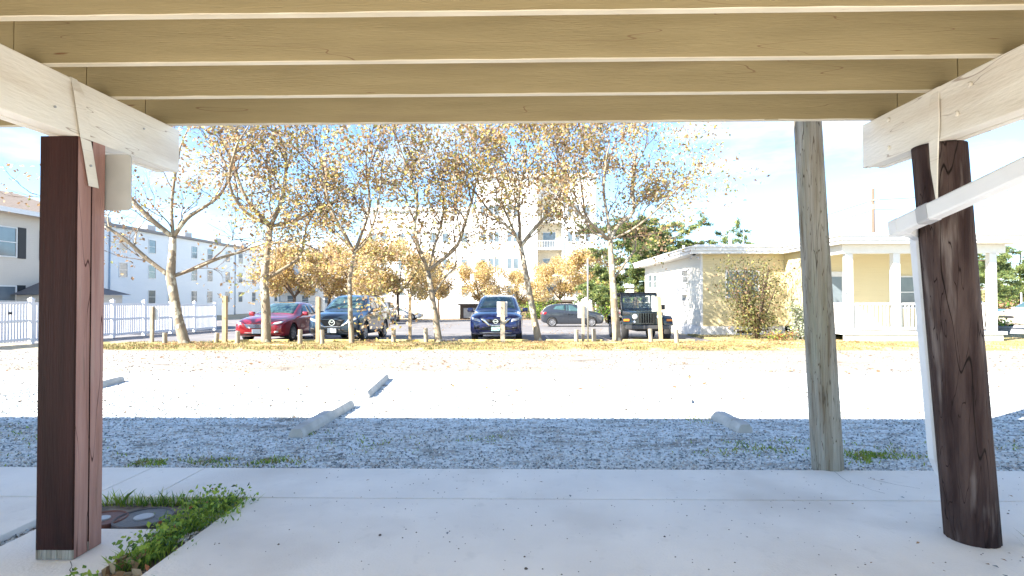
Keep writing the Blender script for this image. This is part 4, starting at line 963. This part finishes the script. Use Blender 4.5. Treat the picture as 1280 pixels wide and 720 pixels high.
def loft(keys, W, n=64):
    K = np.array(keys); ys = np.concatenate([np.linspace(0, .3, 10)[:-1], np.linspace(.3, K[-1, 0]-.2, n), np.linspace(K[-1, 0]-.2, K[-1, 0], 6)[1:]])
    kw = W/.92/2
    bm = bmesh.new(); rings = []
    D = [np.interp(ys, K[:, 0], K[:, c]) for c in range(1, 8)]
    D = [np.convolve(np.pad(d, 2, mode='edge'), [.1, .2, .4, .2, .1], 'valid') for d in D]
    for i, y in enumerate(ys):
        zb, zs, zt, wb, wm, ws, wt = [d[i] for d in D]
        half = [(0, zb), (wb*.98, zb), (wm*.985, zb+.10), (wm, zb+(zs-zb)*.45), (wm*.995, zs-.10), (ws, zs), (ws*.4+wt*.6, zs*.35+zt*.65), (wt, zt), (wt*.55, zt+.03), (0, zt+.035)]
        h = chaikin(half, 2)
        full = [(x*kw, z) for x, z in h]+[(-x*kw, z) for x, z in h[-2:0:-1]]
        rings.append([bm.verts.new((x, y, z)) for x, z in full])
    m_ = len(rings[0])
    for a, b in zip(rings, rings[1:]):
        for k in range(m_): bm.faces.new((a[k], b[k], b[(k+1) % m_], a[(k+1) % m_]))
    bm.faces.new(rings[0]); bm.faces.new(rings[-1][::-1])
    bmesh.ops.recalc_face_normals(bm, faces=bm.faces)
    return bm
def cut(bm, cyl):
    """boolean-subtract wheel wells, evaluated once"""
    me = bpy.data.meshes.new('tmp'); bm.to_mesh(me); a = bpy.data.objects.new('tmp', me); C.objects.link(a)
    for (y, z, r, x0, x1) in cyl:
        cb = lathe([(r, x0), (r, x1)], 36, 'x', 0, y, z); bmesh.ops.recalc_face_normals(cb, faces=cb.faces); cm = bpy.data.meshes.new('c'); cb.to_mesh(cm); cb.free(); c = bpy.data.objects.new('c', cm); C.objects.link(c)
        md = a.modifiers.new('b', 'BOOLEAN'); md.object = c; md.operation = 'DIFFERENCE'; md.solver = 'EXACT'
    dg = bpy.context.evaluated_depsgraph_get(); dg.update(); ev = a.evaluated_get(dg); nm = bpy.data.meshes.new_from_object(ev)
    for md in a.modifiers: bpy.data.objects.remove(md.object)
    bpy.data.objects.remove(a); return nm
def patch(bvh, name, quad, dirn, m, parent, n=8, k=4, off=.006, depth=.02, both=False):
    """quad: 4 corners, projected on the body along dirn ('front','back','side','top')"""
    for sgn in ((1, -1) if both else (1,)):
        grid = []
        for j in range(k+1):
            row = []
            for i in range(n+1):
                u, v = i/n, j/k
                a = [quad[0][c]*(1-u)*(1-v)+quad[1][c]*u*(1-v)+quad[2][c]*u*v+quad[3][c]*(1-u)*v for c in (0, 1)]
                if dirn == 'front': o, d = Vector((a[0]*sgn, -3, a[1])), Vector((0, 1, 0))
                elif dirn == 'back': o, d = Vector((a[0]*sgn, 9, a[1])), Vector((0, -1, 0))
                elif dirn == 'side': o, d = Vector((sgn*3, a[0], a[1])), Vector((-sgn, 0, 0))
                else: o, d = Vector((a[0]*sgn, a[1], 4)), Vector((0, 0, -1))
                hit, nr, _, _ = bvh.ray_cast(o, d)
                row.append((hit, nr if nr.dot(d) < 0 else -nr) if hit else None)
            grid.append(row)
        if any(r is None for row in grid for r in row): continue
        bm = bmesh.new(); top = [[bm.verts.new(h+nn*off) for h, nn in row] for row in grid]; bot = [[bm.verts.new(h-nn*depth) for h, nn in row] for row in grid]
        for j in range(k):
            for i in range(n): bm.faces.new((top[j][i], top[j][i+1], top[j+1][i+1], top[j+1][i]))
        rim = [(0, i) for i in range(n)]+[(j, n) for j in range(k)]+[(k, i) for i in range(n, 0, -1)]+[(j, 0) for j in range(k, 0, -1)]
        for a, b in zip(rim, rim[1:]+rim[:1]): bm.faces.new((top[a[0]][a[1]], bot[a[0]][a[1]], bot[b[0]][b[1]], top[b[0]][b[1]]))
        build(name, bm, m, parent, smooth=True)
def wheel(parent, x, y, z, r, wd, side, spokes=10, rimm=None):
    w_ = empty('wheel', (x, y, z)); w_.parent = parent
    s = side
    bm = lathe([(r*.66, s*.0), (r*.66, s*wd*.48), (r*.80, s*wd*.52), (r*.95, s*wd*.46), (r, s*wd*.3), (r, -s*wd*.4), (r*.9, -s*wd*.5), (r*.5, -s*wd*.5)], 32, 'x', closed=True); build('tyre', bm, M_['rubber'], w_, smooth=True)
    bm = lathe([(r*.655, s*wd*.40), (r*.655, s*wd*.475), (r*.60, s*wd*.45), (r*.57, s*wd*.30)], 32, 'x', closed=True)
    bm.faces.ensure_lookup_table()
    for k in range(spokes):
        a = 2*math.pi*k/spokes; M = Matrix.Rotation(a, 4, 'X'); x0, x1 = sorted((s*wd*.34, s*wd*.44)); box(bm, x0, x1, -.022, .022, r*.10, r*.60, M=M)
    lathe([(r*.16, s*wd*.30), (r*.16, s*wd*.46), (r*.12, s*wd*.48)], 16, 'x', bm=bm)
    bmesh.ops.recalc_face_normals(bm, faces=bm.faces); build('rim', bm, rimm or M_['rim'], w_)
    bm = lathe([(r*.58, s*wd*.22), (r*.58, s*wd*.26)], 24, 'x'); build('brake_disc', bm, M_['black'], w_)
def vehicle(name, label, cat, keys, W, front, rz, col, front_style=None, metal=.35, wb=(.95, 3.6), wr=.345, hsc=1, plate=True):
    Ln = keys[-1][0]; t = empty(name, front, rz); tagp(t, label, cat); paint = mat('paint_'+name+'_%d' % (hash(col) % 997), col, .28, metal, col2=tuple(c*.93 for c in col), coat=1)
    bm = loft(keys, W); bvh = BVHTree.FromBMesh(bm)
    zr = wr
    wells = []
    for y in wb:
        for s in (-1, 1): a, b = sorted((s*(W/2-.32), s*(W/2+.2))); wells.append((y, zr, wr*1.13, a, b))
    me = cut(bm, wells); bm.free(); me.polygons.foreach_set('use_smooth', [True]*len(me.polygons)); body = link('body', me, paint, t)
    try: me.set_sharp_from_angle(angle=R(40))
    except Exception: pass
    for y in wb:
        for s in (-1, 1): wheel(t, s*(W/2-.135), y, zr, wr, .22, s)
    # key heights
    K = np.array(keys); f = lambda y, c: float(np.interp(y, K[:, 0], K[:, c]))
    cowl = keys[4][0]; rf = keys[7][0]; gl = M_['carglass']
    # windscreen & rear screen, from above
    wc = keys[4][7]*W/1.84; wt = keys[7][7]*W/1.84
    patch(bvh, 'windscreen', [(-wc*.93, cowl+.10), (wc*.93, cowl+.10), (wt*.88, rf-.30), (-wt*.88, rf-.30)], 'top', gl, t, 10, 6)
    r0, r1 = keys[-4][0]-.28, keys[-3][0]+.02
    if keys is not SUV: r0, r1 = keys[-5][0]+.1, keys[-4][0]+.25
    patch(bvh, 'rear_screen', [(-wt*.80, r0), (wt*.80, r0), (wt*.92, r1), (-wt*.92, r1)], 'top', gl, t, 8, 4)
    # side windows: three panes
    zs = lambda y: f(y, 2)+.03; zt = lambda y: f(y, 3)-.07
    ya, yb_, yc = cowl+.50, cowl+1.28, keys[-5][0]-.42
    if keys is SUV: yc = keys[-4][0]-.55
    ye = keys[-4][0]+(-.05 if keys is SUV else -.15)
    patch(bvh, 'side_window', [(ya-.1, zs(ya)), (yb_, zs(yb_)), (yb_, zt(yb_)), (ya+.55, zt(ya+.55))], 'side', gl, t, 6, 4, both=True)
    patch(bvh, 'side_window', [(yb_+.07, zs(yb_)), (yc, zs(yc)), (yc, zt(yc)), (yb_+.07, zt(yb_))], 'side', gl, t, 6, 4, both=True)
    patch(bvh, 'side_window', [(yc+.07, zs(yc)+.02), (ye-.05, zs(ye)+.10), (ye-.22, zt(ye)), (yc+.07, zt(yc))], 'side', gl, t, 4, 3, both=True)
    # door seams, handles, sill
    for y in (ya-.20, yb_+.02, yc+.10): patch(bvh, 'door_seam', [(y, .36), (y+.012, .36), (y+.012, f(y, 2)), (y, f(y, 2))], 'side', M_['black'], t, 1, 6, off=.002, both=True)
    for y in (yb_-.16, yc-.14): patch(bvh, 'door_handle', [(y-.08, f(y, 2)-.17), (y+.08, f(y, 2)-.17), (y+.08, f(y, 2)-.14), (y-.08, f(y, 2)-.14)], 'side', paint, t, 3, 1, off=.03, both=True)
    if keys is SUV:
        patch(bvh, 'sill_cladding', [(wb[0]+wr*1.2, .27), (wb[1]-wr*1.2, .27), (wb[1]-wr*1.2, .40), (wb[0]+wr*1.2, .40)], 'side', M_['black'], t, 6, 2, off=.008, both=True)
        for s in (-1, 1): tubeobj('roof_rail', [(s*wt*.93, rf+.05, f(rf, 3)-.01), (s*wt*.95, rf+.2, f(rf, 3)+.055), (s*wt*.95, rf+1.5, f(rf+1.5, 3)+.055), (s*wt*.93, rf+1.75, f(rf+1.7, 3)-.01)], .018, M_['chrome'] if front_style != 'wing' else M_['black'], t, 6)
    # mirrors
    ym = cowl+.42; zm = f(ym, 2)+.10
    for s in (-1, 1):
        bm = bmesh.new(); box(bm, s*(W/2+.0)-.0 if s > 0 else -W/2-.21, W/2+.21 if s > 0 else -W/2, ym-.05, ym+.07, zm-.075, zm+.075, bev=.035); box(bm, *sorted((s*(W/2-.10), s*(W/2+.03))), ym-.01, ym+.04, zm-.08, zm-.04); mi_ = build('mirror', bm, paint, t, smooth=True)
    # front face
    fy = 0
    zt0 = keys[1][3]; kx = W/1.84
    def fr(nm, q, m, **kw): patch(bvh, nm, [(x*kx, z) for x, z in q], 'front', m, t, **kw)
    if front_style == 'vee':
        fr('grille', [(-.44, .68), (.44, .68), (.50, .80), (-.50, .80)], M_['black'], n=8, k=2)
        fr('grille_lower', [(-.62, .36), (.62, .36), (.44, .54), (-.44, .54)], M_['black'], n=8, k=2)
        fr('chrome_vee', [(.15, .57), (.25, .57), (.53, .84), (.40, .84)], M_['chrome'], n=3, k=6, off=.02, both=True)
        fr('chrome_vee_base', [(-.17, .555), (.17, .555), (.17, .62), (-.17, .62)], M_['chrome'], n=4, k=1, off=.02)
        fr('headlight', [(.52, .70), (.80, .78), (.83, .87), (.56, .81)], M_['lamp_glass'], n=6, k=3, both=True)
        fr('fog_light', [(.56, .46), (.74, .48), (.74, .55), (.58, .53)], M_['black'], n=3, k=2, both=True)
        fr('skid_plate', [(-.5, .31), (.5, .31), (.56, .345), (-.56, .345)], M_['rim'], n=6, k=1, off=.015)
        build('badge', lathe([(.085, -.03), (.085, -.045), (.06, -.045), (.06, -.03)], 24, 'y', 0, .0, .73, closed=True), M_['chrome'], t)
        bm = bmesh.new(); box(bm, -.10, .10, -.05, -.035, .715, .745); build('badge_bar', bm, M_['chrome'], t); pz = .60
    elif front_style == 'wing':
        fr('grille', [(-.28, .58), (.28, .58), (.45, .80), (-.45, .80)], M_['black'], n=8, k=4)
        fr('grille_lower', [(-.55, .36), (.55, .36), (.40, .48), (-.40, .48)], M_['black'], n=8, k=2)
        fr('chrome_wing', [(-.30, .545), (.30, .545), (.30, .575), (-.30, .575)], M_['chrome'], n=6, k=1, off=.02)
        fr('chrome_wing', [(.30, .545), (.62, .72), (.60, .755), (.29, .575)], M_['chrome'], n=6, k=1, off=.02, both=True)
        fr('headlight', [(.50, .72), (.80, .78), (.83, .86), (.54, .80)], M_['lamp_glass'], n=6, k=3, both=True)
        fr('bumper_cladding', [(.55, .34), (.80, .36), (.80, .52), (.60, .50)], M_['black'], n=4, k=3, both=True)
        build('badge', lathe([(.105, -.03), (.105, -.045), (.085, -.045), (.085, -.03)], 24, 'y', 0, 0, .70, closed=True), M_['chrome'], t)
        bm = bmesh.new()
        for s in (-1, 1): box(bm, -.009, .095, -.04, -.032, -.008, .012, M=Matrix.Translation((0, 0, .69)) @ (Matrix.Rotation(R(-38), 4, 'Y') if s > 0 else Matrix.Rotation(R(-142), 4, 'Y')))
        build('badge_wings', bm, M_['chrome'], t); pz = .43
    elif front_style == 'slats':
        fr('grille', [(-.34, .50), (.34, .50), (.46, .64), (-.46, .64)], M_['black'], n=8, k=3)
        for k in range(4): z = .515+k*.035; fr('grille_slat', [(-.36-.03*k, z), (.36+.03*k, z), (.36+.03*k, z+.018), (-.36-.03*k, z+.018)], M_['chrome'], n=6, k=1, off=.018)
        fr('headlight', [(.50, .60), (.80, .67), (.83, .75), (.60, .70)], M_['lamp_glass'], n=6, k=3, both=True)
        fr('grille_lower', [(-.50, .26), (.50, .26), (.44, .36), (-.44, .36)], M_['black'], n=6, k=2)
        fr('fog_light', [(.60, .33), (.74, .36), (.74, .42), (.62, .40)], M_['lamp_glass'], n=3, k=2, both=True); pz = .40
    else:
        fr('grille', [(-.4, zt0-.24), (.4, zt0-.24), (.4, zt0-.12), (-.4, zt0-.12)], M_['black'], n=6, k=2)
        fr('headlight', [(.46, zt0-.16), (.78, zt0-.10), (.80, zt0-.02), (.5, zt0-.06)], M_['lamp_glass'], n=5, k=2, both=True); pz = .42
    if plate:
        bm = bmesh.new(); box(bm, -.155, .155, -.045, -.03, pz-.08, pz+.08) if front_style != 'vee' else box(bm, -.155, .155, -.05, -.035, .40, .54)
        build('number_plate', bm, mat('plate_'+name+str(front_style), (.62, .66, .70) if front_style != 'vee' else (.35, .55, .50), .5), t)
    # rear lights
    zz = keys[-3][2]-.10
    patch(bvh, 'tail_light', [(.50*kx, zz-.12), (.74*kx, zz-.12), (.76*kx, zz+.06), (.55*kx, zz+.06)], 'back', M_['redlens'], t, 4, 3, both=True)
    patch(bvh, 'tail_light', [(Ln-.32, zz-.08), (Ln-.14, zz-.10), (Ln-.16, zz+.04), (Ln-.34, zz+.05)], 'side', M_['redlens'], t, 4, 3, both=True)
    return t
def gp(px, Y): p = at(px, 400, Y); p.z = gz(Y)-.0; return p
slope = 0
random.seed(1)
c1 = vehicle('red_sedan', 'shiny red sedan with chrome grille parked nose out behind the verge', 'car', SEDAN, 1.84, gp(321, 19.35), R(-1), (.27, .008, .02), 'slats', wb=(.95, 3.75), wr=.325)
c2 = vehicle('crossover_car', 'dark navy crossover with winged chrome grille next to the red sedan', 'car', SUV, 1.86, gp(415, 19.35), R(-1), (.018, .042, .075), 'wing', wb=(.92, 3.62), wr=.36)
c3 = vehicle('blue_suv', 'bright blue suv with chrome v grille parked alone facing the camera', 'car', SUV, 1.88, gp(619.5, 19.6), R(0), (.009, .022, .11), 'vee', wb=(.95, 3.65), wr=.36)
c4 = vehicle('dark_hatchback', 'dark grey hatchback seen side on across the lot', 'car', HATCH, 1.72, gp(753, 36.3), R(90), (.035, .042, .055), None, wb=(.80, 3.29), wr=.31)
c5 = vehicle('white_car', 'small white sedan far across the lot behind the tall tan post', 'car', SEDAN, 1.82, gp(528, 57), R(90), (.72, .72, .72), None, metal=0, wb=(.95, 3.75), wr=.325)
c6 = vehicle('silver_suv', 'silver suv mostly hidden behind the dark navy crossover', 'car', SUV, 1.84, gp(464, 40), R(0), (.42, .42, .42), None, wb=(.95, 3.62), wr=.35)
c7 = vehicle('distant_suv', 'distant teal blue suv parked at far right behind the planters', 'car', SUV, 1.84, gp(1262, 40), R(20), (.06, .14, .19), None, wb=(.95, 3.62), wr=.35)
c8 = vehicle('beige_suv', 'beige suv cut off by the right edge of the view', 'car', SUV, 1.84, gp(1258, 31), R(-82), (.42, .37, .30), None, wb=(.95, 3.62), wr=.35)
for c in (c1, c2, c3, c6): c.rotation_euler.x = -math.atan(GS)

def offroader():
    t = empty('off_roader', gp(811, 19.9)); tagp(t, 'black open-shouldered off-roader with round headlights and soft top', 'car'); t.rotation_euler = (-math.atan(GS), 0, R(0))
    pt = mat('black_green_paint', (.014, .022, .024), .3, .2, coat=1); bk = M_['black']; cloth = mat('black_canvas', (.02, .02, .021), .8)
    # tub and bonnet
    bm = bmesh.new()
    prism(bm, [(1.45, .50), (3.9, .50), (3.95, .60), (3.95, 1.12), (1.45, 1.12)], -.74, .74, 'x')
    build('body', bm, pt, t)
    bm = bmesh.new(); A = [(-.40, .30), (.40, .30), (.68, 1.45), (-.68, 1.45)]
    lo = [bm.verts.new((x*1.02, y, .60)) for x, y in A]; mi_ = [bm.verts.new((x*1.02, y, 1.02 if y < 1 else 1.08)) for x, y in A]; hi = [bm.verts.new((x*.90, y, 1.075 if y < 1 else 1.14)) for x, y in A]
    for a, b in ((lo, mi_), (mi_, hi)):
        for k in range(4): bm.faces.new((a[k], a[(k+1) % 4], b[(k+1) % 4], b[k]))
    bm.faces.new(hi); bm.faces.new(lo[::-1]); build('bonnet', bm, pt, t)
    # grille face with seven slots
    bm = bmesh.new(); box(bm, -.58, .58, .24, .299, .58, 1.05, bev=.03); gr = build('grille', bm, pt, t)
    for k in range(7): x = (k-3)*.088; bm = bmesh.new(); box(bm, x-.027, x+.027, .232, .2395, .66, 1.0, bev=.003); build('grille_slot', bm, mat('deep_black', (.003, .003, .003), .9), gr)
    for s in (-1, 1):
        build('headlight', lathe([(.098, .236), (.098, .205), (.088, .20), (.05, .185), (.0005, .18)], 24, 'y', s*.44, 0, .88), M_['lamp_glass'], t, smooth=True)
        build('headlight_ring', lathe([(.115, .237), (.115, .215), (.100, .212), (.100, .237)], 24, 'y', s*.44, 0, .88, closed=True), bk, t)
        build('parking_lamp', lathe([(.05, .237), (.05, .215), (.0005, .205)], 16, 'y', s*.47, 0, .69), M_['lamp_glass'], t)
        # flared fenders
        for y0, y1, nm in ((.12, 1.28, 'front_fender'), (2.62, 3.72, 'rear_fender')):
            V = []; Fc = []; prof = [(y0, .62), (y0+.06, .82), (y0+.20, .90), (y1-.22, .92), (y1-.05, .80), (y1, .58)]
            for y, z in prof: V += [(s*.56 if nm[0] == 'f' else s*.73, y, z+.05), (s*.88, y, z), (s*.895, y, z-.05), (s*.86, y, z-.06), (s*.56 if nm[0] == 'f' else s*.73, y, z-.02)]
            for i in range(len(prof)-1):
                for k in range(5): Fc.append((i*5+k, i*5+(k+1) % 5, i*5+5+(k+1) % 5, i*5+5+k))
            Fc += [(0, 1, 2, 3, 4), tuple(len(V)-5+k for k in (4, 3, 2, 1, 0))]
            pydata(nm, V, Fc, bk if nm[0] == 'r' else pt, t)
        bm = bmesh.new(); box(bm, *sorted((s*.66, s*.86)), .105, .145, .72, .80, bev=.01); build('turn_signal', bm, M_['amber'], t)
        bm = bmesh.new(); box(bm, *sorted((s*.70, s*.745)), 1.75, 2.75, .62, 1.10, bev=.01); d = build('door', bm, pt, t)
        bm = bmesh.new(); box(bm, *sorted((s*.85, s*1.0)), 1.62, 1.68, 1.12, 1.32, bev=.02); build('mirror', bm, bk, t)
        for y in (.72, 3.1): wheel(t, s*.76, y, .36, .375, .26, s, 5)
    bm = bmesh.new(); box(bm, -.80, .80, -.02, .12, .44, .58, bev=.02); build('bumper', bm, mat('satin_grey_bumper', (.09, .09, .095), .35, .5), t)
    bm = bmesh.new(); box(bm, -.38, .38, .14, 3.7, .36, .49); build('chassis', bm, bk, t)
    # windscreen frame + glass
    def wq(y, z): return y
    for a in ((-.70, -.63, 1.14, 1.72), (.63, .70, 1.14, 1.72), (-.63, .63, 1.14, 1.19), (-.63, .63, 1.66, 1.72)):
        bm = bmesh.new(); Sh = Matrix.Identity(4); Sh[1][2] = .30; Sh[1][3] = -.30*1.14
        box(bm, a[0], a[1], 1.48, 1.53, a[2], a[3], M=Sh); build('windscreen_frame', bm, pt, t)
    gm_ = bpy.data.materials.new('clear_glass'); gm_.use_nodes = True; b = gm_.node_tree.nodes['Principled BSDF']; b.inputs['Transmission Weight'].default_value = .9; b.inputs['Roughness'].default_value = .02; b.inputs['IOR'].default_value = 1.05; b.inputs['Base Color'].default_value = (.75, .85, .85, 1)
    bm = bmesh.new(); Sh = Matrix.Identity(4); Sh[1][2] = .30; Sh[1][3] = -.30*1.14; box(bm, -.629, .629, 1.50, 1.506, 1.191, 1.659, M=Sh); build('windscreen', bm, gm_, t)
    # soft top
    bm = bmesh.new(); prism(bm, [(1.68, 1.722), (1.66, 1.76), (1.9, 1.79), (3.6, 1.78), (3.85, 1.70), (3.85, 1.66), (3.55, 1.70), (1.9, 1.72)], -.70, .70, 'x'); build('soft_top', bm, cloth, t)
    for s in (-1, 1):
        for y0, y1, z0 in ((2.62, 2.72, 1.121), (3.78, 3.92, 1.121)):
            bm = bmesh.new(); box(bm, *sorted((s*.66, s*.70)), y0, y1, z0, 1.70); build('top_pillar', bm, cloth, t)
        tubeobj('roll_bar', [(s*.55, 2.55, 1.1), (s*.55, 2.55, 1.6), (0, 2.55, 1.66)], .035, bk, t, 8)
        bm = bmesh.new(); box(bm, s*.33-.22, s*.33+.22, 2.15, 2.28, .95, 1.40, bev=.05); box(bm, s*.33-.12, s*.33+.12, 2.20, 2.28, 1.41, 1.58, bev=.04); build('seat', bm, cloth, t)
    tr = lathe([(.175, 0), (.19, .012), (.175, .024)], 20, 'y', .33, 1.85, 1.18); build('steering_wheel', tr, bk, t)
offroader()
print('objects', len(bpy.data.objects))
# ------------------------------------------------------------ grit and cracks on the slab
random.seed(5)
V = []; Fc = []
for i in range(420):
    x = random.uniform(-1.6, 4); y = random.uniform(2.3, 4.05); r = random.uniform(.0015, .005)*(2 if random.random() < .04 else 1); b = len(V)
    for k in range(5): a = k*1.257+random.random()*.5; V.append((x+math.cos(a)*r, y+math.sin(a)*r*1.2, .001))
    V.append((x, y, .001+r*.8)); Fc += [(b+k, b+(k+1) % 5, b+5) for k in range(5)]
tagp(pydata('grit', V, Fc, mat('dark_grit', (.12, .09, .07), .9)), 'dark grit and crumbs scattered over the pale slab', 'grit', kind='stuff')
pts = [(random.uniform(-1.5, 3.6), random.uniform(2.4, 4.0), .012) for i in range(16)]+[(random.gauss(2.5, .35), random.gauss(2.65, .15), .01) for i in range(14)]
leafcloud('leaf_scraps', pts, .013, [LEAF[0], LEAF[1], SM[0]], (2, 1, 2), flat=True, label='small dead leaf scraps on the slab near the dark piling', cat='leaves', kind='stuff')
pts = [(2.53+random.gauss(0, .015), 2.84+random.gauss(0, .03), .0) for i in range(26)]
blades('dry_grass_tuft', pts, .09, .0022, [dry[0], dry[1]], 'thin dry grass tuft at the foot of the dark piling', 'grass', 1.2)
V = []; Fc = []
for pth in ([(1040, 592), (1052, 597), (1063, 604), (1078, 608), (1090, 613), (1106, 617)], [(88, 702), (90, 708), (87, 713), (92, 719), (95, 730)], [(1085, 598), (1120, 606), (1150, 611)]):
    q = [G(*p) for p in pth]; b = len(V)
    for p in q: wv = random.uniform(.0008, .002); V += [(p.x-wv, p.y-wv, .0015), (p.x+wv, p.y+wv, .0015)]
    Fc += [(b+2*i, b+2*i+1, b+2*i+3, b+2*i+2) for i in range(len(q)-1)]
tagp(pydata('slab_cracks', V, Fc, mat('crack_dirt', (.16, .14, .12), .95)), kind='structure')
